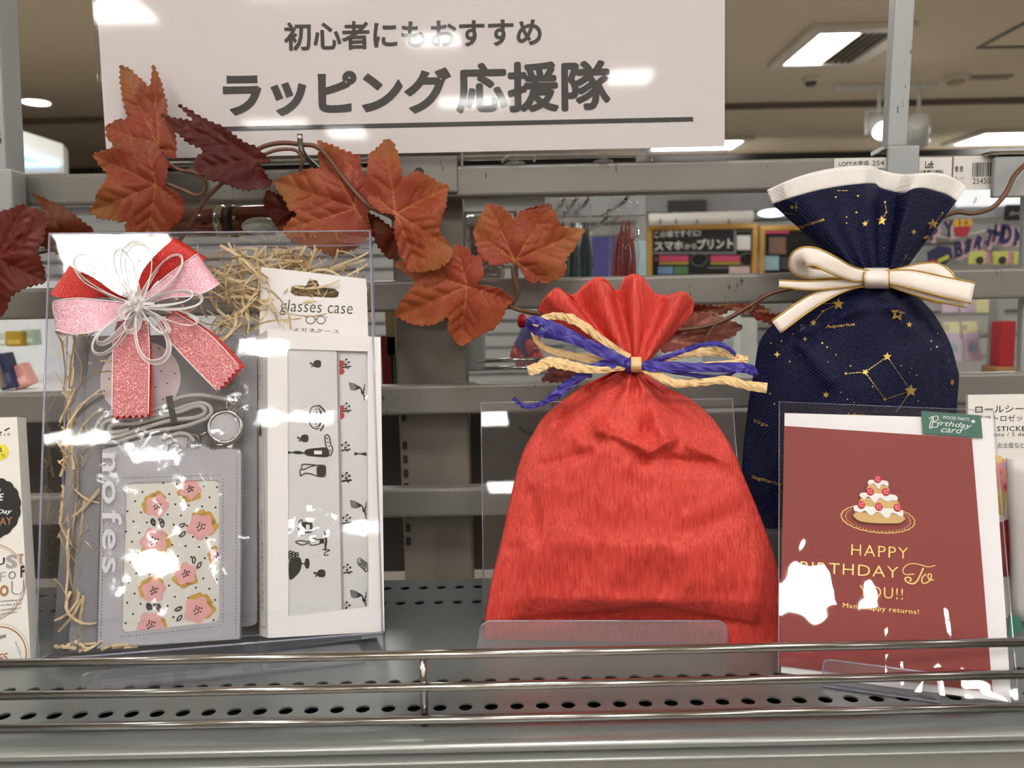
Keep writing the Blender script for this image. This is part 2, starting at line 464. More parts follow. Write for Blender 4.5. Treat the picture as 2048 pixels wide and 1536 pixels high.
Q_ = [PY(-60, 228, 3.0), PY(126, 288, 3.0), PY(128, 345, 3.0), PY(-60, 350, 3.0)]
mb.add(Q_ + [q + Vector((-.05, .12, 0)) for q in Q_],
       [(0, 3, 2, 1), (0, 1, 5, 4), (1, 2, 6, 5), (3, 7, 6, 2), (4, 5, 6, 7), (0, 4, 7, 3)])
mb.build('block', m_white, t)
m_strip = M('led_strip', (170, 220, 255), .5, var=0, emit=1.1)
MB().tube([PY(-40, 283, 2.99), PY(116, 329, 2.99)], .007).build('light_strip', m_strip, t)
MB().tube([PY(-40, 332, 2.99), PY(116, 330, 2.99)], .006).build('light_strip', m_strip, t)

def framed_board(x0, x1, y0, y1, Y, label):
    A = PY(x0, y1, Y); B = PY(x1, y0, Y)
    Mx = Matrix(((1, 0, 0, A.x), (0, 0, -1, Y), (0, 1, 0, A.z), (0, 0, 0, 1)))
    w, h = B.x - A.x, B.z - A.z
    t = thing('chalkboard', label, 'board', (A.x + w / 2, Y, A.z))
    wd_ = M('yellow_wood', (196, 150, 72), .55, var=.12, scale=30, stretch=(1, 1, 6))
    b = .022
    for c, s in (((w / 2, b / 2, 0), (w, b, .03)), ((w / 2, h - b / 2, 0), (w, b, .03)), ((b / 2, h / 2, 0), (b, h - 2 * b, .03)), ((w - b / 2, h / 2, 0), (b, h - 2 * b, .03))):
        MB(Mx).box(c, s, .003, 1).build('frame_bar', wd_, t)
    MB(Mx).box((w / 2, h / 2, -.01), (w - b, h - b, .012)).build('slate', M('slate_black', (26, 28, 29), .7, var=.25, scale=25), t)
    return t, Mx, w, h
BY = 3.4
m_ink_w = M('white_print', (238, 238, 238), .6, var=.02)
m_pink_p = M('pink_print', (214, 80, 120), .6)
m_yel_p = M('yellow_print', (176, 160, 60), .6)
t, Mx, w, h = framed_board(1294, 1514, 447, 600, BY, 'wood framed chalkboard with black print sign, left one')
L = lambda px, py: on(Mx, px, py, .004)
def rectpx(mb, M_, x0, y0, x1, y1, z):
    a, b, c, d = on(M_, x0, y1, z), on(M_, x1, y1, z), on(M_, x1, y0, z), on(M_, x0, y0, z)
    mb.quad(a, b, c, d); return mb
rectpx(MB(Mx), Mx, 1301, 456, 1472, 508, .006).build('sign_border', M('silver_grey', (150, 152, 158), .5), t)
o_ = rectpx(MB(Mx), Mx, 1305, 460, 1468, 504, .009).build('sign_panel', M('panel_black', (14, 14, 16), .5), t)
mb = MB(Mx)
mb.textq('この場ですぐに!', on(Mx, 1308, 477), on(Mx, 1400, 473), on(Mx, 1307, 463), .012, .02)
mb.textq('スマホ', on(Mx, 1308, 502), on(Mx, 1366, 500), on(Mx, 1307, 484), .012, .04)
mb.textq('から', on(Mx, 1368, 499), on(Mx, 1392, 498), on(Mx, 1368, 488), .012, .02)
mb.textq('プリント', on(Mx, 1393, 500), on(Mx, 1465, 497), on(Mx, 1393, 479), .012, .04)
mb.build('sign_lettering', m_ink_w, o_)
mb = rectpx(MB(Mx), Mx, 1474, 471, 1501, 500, .006); mb.build('white_note', m_ink_w, t)
for x0, x1 in ((1318, 1377), (1421, 1480)):
    rectpx(MB(Mx), Mx, x0, 511, x1, 523, .006).build('pink_tag', m_pink_p, t)
    rectpx(MB(Mx), Mx, x0, 524, x1, 529, .006).build('yellow_tag', m_yel_p, t)
mb = MB(Mx)
for (x0, y0, x1, y1) in ((1474, 456, 1502, 458), (1474, 461, 1502, 463), (1415, 534, 1455, 537), (1310, 515, 1314, 522)): rectpx(mb, Mx, x0, y0, x1, y1, .005)
for cx in (1398, 1494):
    cc = on(Mx, cx, 519); mb.stroke([(cc.x + .036 * math.cos(k), cc.y + .028 * math.sin(k)) for k in (0, 1, 2, 3, 4, 5)], .004, .005, 4, True)
mb.build('chalk_marks', M('chalk_grey', (120, 122, 124), .8), t)
for x0, x1, c_ in ((1316, 1346, (120, 160, 210)), (1348, 1376, (90, 130, 90)), (1458, 1500, (220, 190, 190))):
    rectpx(MB(Mx), Mx, x0, 533, x1, 548, .006).build('photo_print', M('photo%d' % x0, c_, .5, var=.5, scale=14), t)
t, Mx, w, h = framed_board(1516, 1760, 447, 600, BY, 'wood framed chalkboard with a photo collage, beside the navy bag')
rectpx(MB(Mx), Mx, 1520, 456, 1578, 467, .006).build('pink_tag', m_pink_p, t)
rectpx(MB(Mx), Mx, 1538, 474, 1572, 508, .006).build('photo_print', M('photo_dish', (130, 96, 84), .5, var=.7, scale=12), t)
rectpx(MB(Mx), Mx, 1516, 512, 1558, 540, .006).build('photo_print', M('photo_cards', (150, 185, 200), .5, var=.5, scale=12), t)
mb = MB(Mx)
for k in range(5): rectpx(mb, Mx, 1518, 480 + k * 6, 1532 - (k % 2) * 4, 482 + k * 6, .006)
for k in range(4): rectpx(mb, Mx, 1562, 516 + k * 6, 1590 - (k % 2) * 6, 518 + k * 6, .006)
mb.build('chalk_marks', MATS['chalk_grey'], t)
# lamp tube over the boards, fascia pieces
t = thing('light_bar', 'white tube light bar above the chalkboards', 'light bar', PY(1400, 445, 3.3))
MB().tube([PY(1296, 440, 3.3), PY(1504, 434, 3.3)], .026, 12).build('tube', m_white, t)
for px in (1318, 1350, 1392, 1455): MB().tube([PY(px, 425, 3.3), PY(px + 3, 446, 3.27)], .006).build('clip', m_steel, t)
a = PY(1400, 412, 3.5)
t = thing('overhead_cabinet', 'grey overhead panel on arms behind the light bar', 'panel', (a.x, 3.55, a.z))
MB().box((a.x, 3.55, a.z + .02), (.66, .06, .09), .004, 1).build('panel', m_grey, t)
for s in (-.28, .28): MB().tube([(a.x + s, 3.57, a.z + .02), (a.x + s, WY + .06, a.z + .02)], .006).build('support_arm', m_steel, t)
a = PY(1375, 414, 3.5)
MB().box((a.x, 3.51, a.z), (.17, .02, .06), .003, 1).build('dark_plate', M('charcoal', (60, 60, 62), .5), t)
a = PY(1545, 426, 3.3)
tag(MB().ball((a.x, 3.3, a.z), (.06, .06, .016), 16, 8).build('lamp_disc', M('lamp_glow', (235, 245, 255), .4, var=0, emit=1.6), smooth=True), 'bright oval lamp behind the top edge of the navy bag', 'lamp')
a = PY(1288, 480, 3.3)
tag(MB().box((a.x - .01, 3.3, a.z - .2), (.04, .04, 1.4), .004, 1).build('steel_post', m_steel), 'grey steel post left of the wood framed chalkboards', 'post')
# letter bunting
GY = 2.5
m_navy_l = M('letter_navy', (44, 46, 96), .6); m_pink_l = M('letter_pink', (226, 184, 200), .6)
t = thing('letter_bunting', 'pink and navy birthday letter bunting behind the navy bag', 'bunting', PY(1950, 470, GY))
MB().tube([PY(1840, 455, GY), PY(1900, 476, GY), PY(1990, 458, GY), PY(2060, 474, GY)], .002, 5, 6).build('string', m_ink_w, t)
for ch, x0, y0, x1, y1, rt in (('P', 1858, 452, 1876, 482, .1), ('Y', 1886, 443, 1909, 476, .12), ('B', 1908, 482, 1926, 516, .12), ('I', 1926, 476, 1938, 508, -.15), ('R', 1945, 470, 1962, 496, -.25), ('T', 1964, 456, 1984, 492, -.2), ('H', 1982, 448, 2002, 484, -.12), ('D', 2000, 448, 2022, 488, 0), ('A', 2026, 458, 2048, 492, .25)):
    bl = PY(x0, y1, GY); tr = PY(x1, y0, GY); w, h = tr.x - bl.x, tr.z - bl.z
    Mx = Matrix(((1, 0, 0, bl.x), (0, 0, -1, GY), (0, 1, 0, bl.z), (0, 0, 0, 1))) @ Matrix.Rotation(rt, 4, 'Z')
    o_ = MB(Mx)
    v, f, tw, th = text2d(ch, .085)
    o_.add([(p[0] / tw * w * 1.15 + .006, p[1] / th * h * 1.1 - .008, .002) for p in v], f)
    o_ = o_.build('letter', m_pink_l, t, solid=.003)
    MB(Mx).text(ch, 0, 0, w, h, .006, .05).build('letter_face', m_navy_l, o_, solid=.002)
bl = PY(1905, 474, GY)
Mx = Matrix(((1, 0, 0, bl.x), (0, 0, -1, GY - .004), (0, 1, 0, bl.z), (0, 0, 0, 1)))
o_ = MB(Mx).poly([(.012, 0), (.045, 0), (.058, .034), (0, .034)], 0, .004).build('gift_motif', M('stripe_red', (190, 48, 80), .6, var=.4, scale=120), t)
mb = MB(Mx)
for k, cx in enumerate((.008, .028, .048)): mb.disc((cx, .044), .013, .002, 12, .003)
mb.build('gift_top', M('motif_yellow', (226, 178, 80), .6), o_)
bl = PY(1856, 530, GY)
Mx = Matrix(((1, 0, 0, bl.x), (0, 0, -1, GY - .004), (0, 1, 0, bl.z), (0, 0, 0, 1)))
o_ = MB(Mx).poly([(0, 0), (.035, -.015), (.075, .02), (.07, .055), (.03, .06), (-.005, .04)], 0, .004).build('hat_motif', m_navy_l, t)
MB(Mx).poly([(.03, .005), (.066, .02), (.06, .032), (.026, .016)], .002).build('hat_band', M('motif_lime', (200, 205, 90), .6), o_)
MB(Mx).disc((.012, .008), .01, .002).build('hat_pompom', M('motif_rose', (205, 50, 90), .6), o_)
# slat boards behind the bunting
t = thing('slat_wall', 'light grey slatted panel right behind the letter bunting', 'slat panel', PY(1960, 560, GY + .08))
a = PY(1830, 400, GY + .1); b = PY(2100, 800, GY + .1)
for k in range(9):
    zz = lerp(b.z, a.z, (k + .5) / 9)
    MB().box(((a.x + b.x) / 2, GY + .1, zz), (b.x - a.x, .02, (a.z - b.z) / 9 * .78), .003, 1).build('slat', m_slat, t)
a = PY(2000, 395, GY + .05)
t = thing('price_panel', 'white backlit panel with a dark bird mark above the bunting', 'panel', a)
o_ = MB().box((a.x, a.y, a.z), (.28, .02, .055), .003, 1).build('panel', M('backlit_white', (235, 240, 245), .5, var=0, emit=.35), t)
q = PY(1952, 399, GY + .03)
MB(Matrix(((1, 0, 0, q.x), (0, 0, -1, GY + .036), (0, 1, 0, q.z), (0, 0, 0, 1)))).poly([(-.006, -.01), (0, -.004), (.004, .012), (.006, .004), (.003, -.004), (-.002, -.012)]).build('mark', m_dark, o_)
a = PY(2038, 425, GY + .04)
t = thing('category_sign', 'small black category sign at the right edge above the bunting', 'sign', a)
o_ = MB().box((a.x, a.y, a.z), (.09, .012, .05), .002, 1).build('board', MATS['panel_black'], t)
Mx = Matrix(((1, 0, 0, a.x - .035), (0, 0, -1, a.y - .008), (0, 1, 0, a.z - .012), (0, 0, 0, 1)))
MB(Mx).text('パーティー', 0, 0, .07, .016, 0, .01).build('lettering', m_ink_w, o_)
# packets below the bunting
for k, px in enumerate((1955, 2000, 2040)):
    a = PY(px, 516, GY - .1)
    t = thing('party_packet', ('lime party packet under the bunting, nearest the navy bag', 'lime party packet under the bunting, middle one', 'lime party packet under the bunting, at the right frame edge')[k], 'packet', a, 'lime packets under the bunting')
    MB().tube([(a.x, a.y, a.z + .018), (a.x, GY + .1, a.z + .018)], .002).build('peg', m_steel, t)
    MB().box((a.x, a.y, a.z), (.05, .02, .04), .004, 1).build('pack', M('lime', (205, 212, 120), .5), t)
    MB().box((a.x + .024, a.y - .004, a.z), (.012, .018, .036), .003, 1).build('side', M('packet_pink', (214, 140, 190), .5), t)
    MB(Matrix(((1, 0, 0, a.x), (0, 0, -1, a.y - .012), (0, 1, 0, a.z - .008), (0, 0, 0, 1)))).disc((0, 0), .012, .001).build('window', m_dark, t)
# greeting cards on the right rack
def hang_card(px0, py0, px1, py1, Y, label, top, body):
    bl = PY(px0, py1, Y); tr = PY(px1, py0, Y); w, h = tr.x - bl.x, tr.z - bl.z
    t = thing('greeting_card', label, 'card', bl)
    Mx = frame(bl, (1, 0, 0), (0, .25, 1))
    MB(Mx).box((w / 2, h * .36, 0), (w, h * .72, .004)).build('card_body', body, t)
    MB(Mx).box((w / 2, h * .86, 0), (w, h * .28, .004)).build('header', top, t)
    MB(Mx).box((w * .2, h * .85, .003), (w * .22, h * .16, .003)).build('hang_tab', M('tab_grey', (150, 146, 138), .5), t)
    mb = MB(Mx).box((w / 2, h * .5, .006), (w * 1.06, h * 1.04, .001)); mb.build('sleeve', clear('bg_sleeve', rough=.3, k=.8), t)
    return Mx, w, h, t
mc = M('lilac_card', (176, 152, 168), .5, var=.12, scale=30); mh = M('straw_header', (196, 190, 120), .5); me_ = M('teal_print', (110, 145, 150), .6)
for px, lb in ((1893, 'lilac greeting card with yellow header, left one on the far rack'), (1930, 'lilac greeting card with yellow header, right one on the far rack')):
    Mx, w, h, t = hang_card(px, 642, px + 34, 722, 1.5, lb, mh, mc)
    MB(Mx).poly([(w * .25, h * .22), (w * .75, h * .22), (w * .7, h * .42), (w * .55, h * .4), (w * .5, h * .54), (w * .42, h * .4), (w * .3, h * .42)], .004).build('motif', me_, t)
for k, px in enumerate((1884, 1920, 1950)):
    hang_card(px, 590, px + 32, 626, 1.55, ('lilac card at the top of the far rack, leftmost', 'lilac card at the top of the far rack, middle', 'pale yellow card at the top of the far rack, right')[k], mh, mc if k < 2 else mh)
a = PY(1990, 680, 1.5)
tag(MB().box((a.x, 1.5, a.z - .22), (.014, .03, .6), .002, 1).build('rack_post', m_steel), 'thin grey rack post right of the lilac cards', 'post')
a = PY(2012, 690, 1.45)
tag(MB().box((a.x, 1.46, a.z), (.03, .03, .09), .002, 1).build('red_album', M('album_red', (150, 28, 36), .45, var=.1)), 'dark red album standing behind the right upright', 'album')
a = PY(2010, 748, 1.45)
tag(MB().box((a.x, 1.46, a.z), (.05, .05, .03), .002, 1).build('wooden_box', M('box_wood', (150, 110, 70), .5)), 'small brown box under the dark red album', 'box')
SHZ = {True: PY(1400, 800, 1.9).z, False: PY(1230, 592, 1.9).z}
t = thing('goods_gondola', 'grey gondola shelving unit behind the bags across the aisle', 'shelving', (.45, 1.95, FLOOR))
MB().box((.5, 1.95, SHZ[True] - .008), (.7, .26, .016), .002, 1).build('shelf_board', m_steel, t)
MB().box((.32, 1.95, SHZ[False] - .008), (.34, .26, .016), .002, 1).build('shelf_board', m_steel, t)
for xx in (.16, .48, .84): MB().box((xx, 2.09, (FLOOR + .2) / 2), (.03, .02, .2 - FLOOR), .002, 1).build('post', m_steel, t)
for k, (px, py, w_, h_, c_) in enumerate(((1350, 690, .1, .16, (180, 186, 190)), (1430, 690, .08, .1, (150, 156, 160)), (1465, 655, .06, .22, (200, 206, 208)), (1500, 720, .09, .2, (186, 190, 188)), (1395, 740, .12, .05, (96, 98, 102)), (1200, 500, .06, .05, (60, 60, 130)), (1205, 540, .1, .06, (190, 210, 225)), (1265, 530, .08, .12, (170, 200, 205)))):
    a = PY(px, py, 1.9); zb_ = PY(px, 795 if py > 600 else 590, 1.9).z; zb_ = SHZ[py > 600]; zt_ = a.z + h_ / 2
    a.z = (zb_ + zt_) / 2; h_ = zt_ - zb_
    tag(MB().box((a.x, 1.845 + .054 * (k % 5), a.z), (w_, .05, h_), .006, 2).build('boxed_goods', M('goods%d' % k, c_, .5, var=.12, scale=25)),
        ('pale grey box behind the red bag bow', 'mid grey box right of the red bag', 'tall white box left of the navy bag', 'off white box against the navy bag side', 'dark flat box low behind the bows', 'small violet box between the hanging brush bags', 'pale blue packet beside the glittery bag', 'aqua packet right of the glittery bag')[k], 'box')
# ================================================================== DISPLAY FIXTURE
def scratched(name, rgb, rough, metal, amount=.5):
    if name in MATS: return MATS[name]
    m, nt, nd, lk, bs = newmat(name)
    v1 = texco(nt, (1, 1, .22)); v2 = texco(nt, (1, 1, 1))
    a = noise_node(nt, v1, 420, 4, .75); b = noise_node(nt, v2, 38, 3, .6)
    k = math_n(nt, 'MULTIPLY', a, b)
    mask = ramp(nt, k, [(.365 - .02 * amount, (0, 0, 0, 1)), (.405, (1, 1, 1, 1))])
    base = mixc(nt, noise_node(nt, v2, 14, 4), tuple(x * .82 for x in lin(rgb)[:3]) + (1,), lin(rgb))
    col = mixc(nt, mask, base, (52, 46, 42))
    lk.new(col, bs.inputs['Base Color'])
    bs.inputs['Metallic'].default_value = metal; bs.inputs['Roughness'].default_value = rough
    lk.new(bumpn(nt, noise_node(nt, v2, 1500, 2), .12, .0003), bs.inputs['Normal'])
    MATS[name] = m
    return m
m_rail = scratched('scratched_silver_paint', (130, 127, 123), .42, .3, .1)
m_post = scratched('post_silver_paint', (160, 163, 165), .45, .2, -1.)
m_col = M('column_beige_grey', (128, 120, 114), .5, .15, var=.1, scale=25)
m_chrome = M('chrome', (170, 168, 165), .16, 1., var=.04, scale=90)
m_shelf = M('shelf_metallic_grey', (132, 137, 138), .36, .55, var=.06, scale=500, bump=.05, bscale=1600)
m_lip = M('shelf_lip_silver', (150, 152, 151), .32, .7, var=.05, scale=200, stretch=(.1, 1, 1))
RY = .665         # front face of the horizontal rails
RD = .016
rack = thing('slat_rack', 'grey metal display rack with scratched horizontal rails and uprights', 'display rack', (0, RY, -.02))
RT = [.3608, .2655, .175, .083]      # tops of the four rails
RH = .0265
for zt in RT:
    MB().box((.05, RY + RD / 2, zt - RH / 2), (1.5, RD, RH), .003, 3).build('rail', m_rail, rack)
# back column and uprights
def bar(pa, pb, wpx_mid, Y, depth, name, m, parent, bev=.002):
    a, b = PY(pa[0], pa[1], Y), PY(pb[0], pb[1], Y)
    w = wpx_mid * Y / FPX * 1.0
    d = (b - a); ln = d.length; R = frame((0, 0, 0), Vector((d.z, 0, -d.x)) * (1 if d.z > 0 else -1), d).to_3x3()
    return MB().box((a + b) / 2, (w, ln, depth), bev, 2, R).build(name, m, parent)
CY = .712
a = PY(866, 700, CY)
o_ = MB().box((a.x, CY, .13), (.064, .03, .52), .002, 2).build('column', m_col, rack)
mb = MB()
for k in range(12):
    zz = .168 - k * .013
    if k in (3, 8): continue
    mb.box((a.x - .027, CY - .0155, zz), (.004, .002, .007))
mb.build('slot', M('slot_dark', (40, 38, 36), .6), o_)
bar((-12, -60), (14, 470), 48, RY - .012, .026, 'upright', m_post, rack)
bar((8, 340), (12, 450), 58, RY - .020, .02, 'upright_bracket', m_post, rack)
bar((1807, -60), (1788, 296), 38, RY + .01, .012, 'upright', m_post, rack, .0015)
bar((2070, 300), (2056, 860), 46, RY + .022, .008, 'upright', m_post, rack)
# clip bracket below the slim upright
a = PY(1776, 295, RY - .004); b = PY(1836, 372, RY - .004)
MB().box(((a.x + b.x) / 2, RY - .003, (a.z + b.z) / 2 + .001), (b.x - a.x, .004, a.z - b.z), .0012, 2).build('clip_bracket', m_post, rack)
MB().box(((a.x + b.x) / 2, RY + .008, a.z), (b.x - a.x, .024, .003), .001, 1).build('clip_top', m_post, rack)
MB().strip([PY(1742, 312, RY), PY(1770, 296, RY)], [PY(1742, 306, RY + .02), PY(1770, 291, RY + .02)]).build('clip_tab', m_post, rack, solid=.0012)
# joint plate over the top rail
a = PY(776, 314, RY - .003); b = PY(916, 385, RY - .003)
o_ = MB().box(((a.x + b.x) / 2, RY - .002, (a.z + b.z) / 2), (b.x - a.x, .004, a.z - b.z), .0016, 2).build('joint_plate', m_rail, rack)
MB(frame(PY(838, 345, RY - .0045), (1, 0, 0), (0, 0, 1))).lathe([(.0002, 0), (.004, 0), (.0046, -.001)], seg=16).build('screw_hole', MATS['slot_dark'], o_)
# right clamp with chrome hook
a = PY(1996, 312, RY - .012); b = PY(2062, 392, RY - .012)
o_ = MB().box(((a.x + b.x) / 2, RY - .006, (a.z + b.z) / 2), (b.x - a.x, .006, a.z - b.z), .001, 1).build('clamp', m_post, rack)
MB().box(((a.x + b.x) / 2 - .002, RY + .002, a.z + .003), (b.x - a.x + .008, .024, .003), .001, 1).build('clamp_top', m_chrome, o_)

# label stickers on the top rail
m_lab = M('label_paper', (214, 211, 206), .6, var=.06, scale=60)
m_ink = M('black_ink', (26, 25, 26), .6, var=.05)
def sticker(x0, y0, x1, y1, label):
    bl, tr = PY(x0, y1, RY - .0004), PY(x1, y0, RY - .0004)
    Mx = frame(bl, (1, 0, 0), (0, 0, 1)); w, h = tr.x - bl.x, tr.z - bl.z
    t = thing('inventory_label', label, 'label', bl)
    MB(Mx).box((w / 2, h / 2, 0), (w, h, .0004)).build('paper', m_lab, t)
    return t, Mx, w, h
def barcode(mb, x0, y0, x1, y1, n, z):
    r = random.Random(n); x = x0
    while x < x1:
        a = (x1 - x0) / n * r.choice((.5, .5, 1, 1.5)); mb.quad((x, y0, z), (min(x1, x + a), y0, z), (min(x1, x + a), y1, z), (x, y1, z))
        x += a + (x1 - x0) / n * r.choice((.5, .8, 1.2))
t, Mx, w, h = sticker(1667, 315, 1774, 378, 'white store label with dotted code left of the clip bracket')
mb = MB(Mx); mb.text('LOFT大宮店', .004, h - .0068, .029, h - .0022, .0004, .01); mb.text('254', .032, h - .0065, .042, h - .0025, .0004); barcode(mb, .034, h - .02, w - .001, h - .0085, 18, .0004)
mb.build('lettering', m_ink, t)
t, Mx, w, h = sticker(1836, 314, 1904, 384, 'white store label with short barcode right of the clip bracket')
mb = MB(Mx); mb.text('Loft', .005, h - .009, .012, h - .003, .0004, .03); barcode(mb, .001, h - .022, .021, h - .0105, 26, .0004)
mb.build('lettering', m_ink, t)
t, Mx, w, h = sticker(1905, 311, 1995, 380, 'large white barcode label beside the right clamp')
mb = MB(Mx); mb.text('管 理', .001, h - .013, .008, h - .008, .0004, .01); mb.text('プレート', .001, h - .02, .009, h - .0165, .0004)
barcode(mb, .016, .0105, .0365, h - .0055, 34, .0004); mb.text('2545036', .0165, .0045, .0375, .0095, .0004, .0)
mb.build('lettering', m_ink, t)

# shelf ------------------------------------------------------------------
SY0, SY1 = .4135, .664
S = .0158
XL, XR = -.43, .43
shelf = thing('perforated_shelf', 'grey metal shelf with rows of round holes and silver front edge', 'shelf', (0, .54, -.02))
rows = []
for (hx, hy) in ((520, 1422), (547, 1371), (877, 1204), (883, 1174)):
    p = PZ(hx, hy, 0); rows.append((p.y, p.x))
rows.sort()
mb = MB(); edge = SY0
def band(y0, y1):
    mb.quad((XL - .01, y0, 0), (XR + .01, y0, 0), (XR + .01, y1, 0), (XL - .01, y1, 0))
hr = .0044
for (ry, rx) in rows:
    band(edge, ry - S / 2); edge = ry + S / 2
    k0 = math.ceil((XL - rx) / S); x = rx + k0 * S
    first = x - S / 2
    mb.quad((XL - .01, ry - S / 2, 0), (first, ry - S / 2, 0), (first, ry + S / 2, 0), (XL - .01, ry + S / 2, 0))
    while x < XR - S / 2:
        sq, ci, lo = [], [], []
        for k in range(16):
            a = 2 * PI * (k + .0) / 16; c, s = math.cos(a), math.sin(a); q = max(abs(c), abs(s))
            sq.append((x + c / q * S / 2, ry + s / q * S / 2, 0)); ci.append((x + c * hr, ry + s * hr, 0)); lo.append((x + c * hr, ry + s * hr, -.0012))
        mb.add(sq + ci + lo, [(k, (k + 1) % 16, 16 + (k + 1) % 16, 16 + k) for k in range(16)] + [(16 + k, 16 + (k + 1) % 16, 32 + (k + 1) % 16, 32 + k) for k in range(16)])
        x += S
    mb.quad((x - S / 2, ry - S / 2, 0), (XR + .01, ry - S / 2, 0), (XR + .01, ry + S / 2, 0), (x - S / 2, ry + S / 2, 0))
band(edge, SY1)
mb.build('top_plate', m_shelf, shelf)
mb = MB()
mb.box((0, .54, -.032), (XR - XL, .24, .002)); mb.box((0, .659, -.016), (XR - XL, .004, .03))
mb.build('light_block_plate', M('hole_shade_dark', (40, 40, 40), .6), shelf)  # added plate blocks light below; its dark colour shades the holes
# front edge: rounded nose, groove, ticket channel
prof = [(.4135, 0), (.4105, .0002), (.4085, -.0006), (.4072, -.002), (.4068, -.0042), (.4078, -.0052), (.4105, -.0058), (.411, -.0068), (.4065, -.0078), (.4045, -.0088), (.4040, -.0100), (.4050, -.0110), (.408, -.0118), (.4085, -.03), (.405, -.033), (.405, -.036), (.43, -.036)]
pf = [Vector((0, y, z)) for y, z in prof]
mb = MB()
for k, (lo_, hi_) in enumerate(((0, 6), (5, 8), (7, 12), (11, len(pf)))):
    pass
mb.grid([[(x, p.y, p.z) for p in pf] for x in (XL - .01, XR + .01)])
o_ = mb.build('front_edge', m_lip, shelf, True)
o_.modifiers.new('b', 'BEVEL').width = .0002

# chrome guard ------------------------------------------------------------
GYd = .4255
guard = thing('guard_rail', 'chrome wire guard with three rods along the shelf front', 'guard rail', (0, GYd, 0))
for z in (.0446, .0249, .0046):
    MB().tube([(-.43, GYd, z), (.43, GYd, z)], .0026, 16).build('rod', m_chrome, guard, True)
for px in (846,):
    x = PZ(px, 1375, .025).x * GYd / PZ(px, 1375, .025).y
    MB().tube([(x, GYd + .003, .0446), (x, GYd + .003, .0)], .0022, 12).build('guard_post', m_chrome, guard, True)
for x in (-.40, .40):
    MB().tube([(x, GYd + .003, .0446), (x, GYd + .003, .0)], .0022, 12).build('guard_post', m_chrome, guard, True)

# ================================================================== SIGN
SGY = .658
bl, br = PY(214, 321, SGY), PY(1449, 291, SGY)
zb = (bl.z + br.z) / 2
MS = frame(Vector((bl.x, SGY, zb)), (1, 0, 0), (0, .03, 1))
SW, SH = br.x - bl.x, .165
sign = thing('sign_holder', 'clear acrylic sign holder with printed paper standing on the top rail', 'sign', (bl.x + SW / 2, SGY, RT[0]))
m_acr = clear('sign_acrylic', rough=.05, k=.42)
MB(MS).box((SW / 2, SH / 2, .003), (SW + .004, SH + .006, .0015)).build('front_sheet', m_acr, sign)
MB(MS).box((SW / 2, SH / 2, -.0022), (SW + .004, SH + .006, .0015)).build('back_sheet', m_acr, sign)
paper = MB(MS).box((SW / 2, SH / 2, 0), (SW, SH, .0006)).build('paper', M('sign_paper', (222, 214, 209), .6, var=.01), sign)
m_sign_ink = M('sign_ink', (58, 56, 54), .6, var=.05)
mb = MB(MS)
for k, (dx, dy) in enumerate(((0, 0), (1, 0), (-1, 0), (0, 1), (0, -1), (.7, .7), (-.7, .7), (.7, -.7), (-.7, -.7))):
    for s_, bl_, br_, tl_, e, bo in (('初心者にもおすすめ', (570, 102), (1083, 92), (568, 46), .00035, .012), ('ラッピング', (449, 234), (902, 226), (446, 144), .0005, .030), ('応援隊', (916, 225), (1218, 218), (914, 130), .0014, .0)):
        o3 = Vector((dx * e, dy * e, 0)); mb.textq(s_, on(MS, *bl_) + o3, on(MS, *br_) + o3, on(MS, *tl_) + o3, .0005 + .00002 * k, bo)
a, b = on(MS, 470, 258), on(MS, 1386, 241)
mb.quad((a.x - .06, a.y - .0019, .0005), (b.x, a.y - .0019, .0005), (b.x, a.y + .0019, .0005), (a.x - .06, a.y + .0019, .0005))
mb.build('lettering', m_sign_ink, paper)
m_clear = clear('clear_acrylic', rough=.02, haze=.03)
MB(MS).box((SW / 2, -.0052, 0), (SW + .004, .0035, .008), .0008, 1).build('bottom_edge', m_clear, sign)
for px in (382, 1030, 1210, 1300):
    q = on(MS, px, 325); zz = RT[0] - (MS @ Vector((q.x, 0, 0))).z
    MB(MS).tube([(q.x, -.006, -.004), (q.x, zz, -.012)], .0032, 12).build('peg', m_clear, sign)
    MB(MS @ Matrix.Translation((q.x, zz + .0012, -.013)) @ Matrix.Rotation(PI / 2, 4, 'X')).lathe([(.0005, -.001), (.0085, -.001), (.0085, .001), (.0005, .001)], seg=20).build('peg_foot', m_clear, sign)
# small clear hook bent over the rail
mb = MB(); mb.tube([PY(1004, 326, RY + .004), PY(1012, 314, RY), PY(1030, 310, RY), PY(1068, 312, RY + .005), PY(1068, 324, RY + .006)], .0012, 8, 5)
tag(mb.build('wire_hook', M('clear_wire', (200, 202, 204), .15, .8), smooth=True), 'thin bent clear hook on the top rail under the sign', 'hook')
# chrome prong
t = tag(MB().tube([PY(599, 268, .632), PY(606, 306, .636), PY(640, 340, .665)], .0023, 10, 4).build('chrome_prong', m_chrome, smooth=True), 'chrome prong sticking up between the leaves under the sign', 'hook')

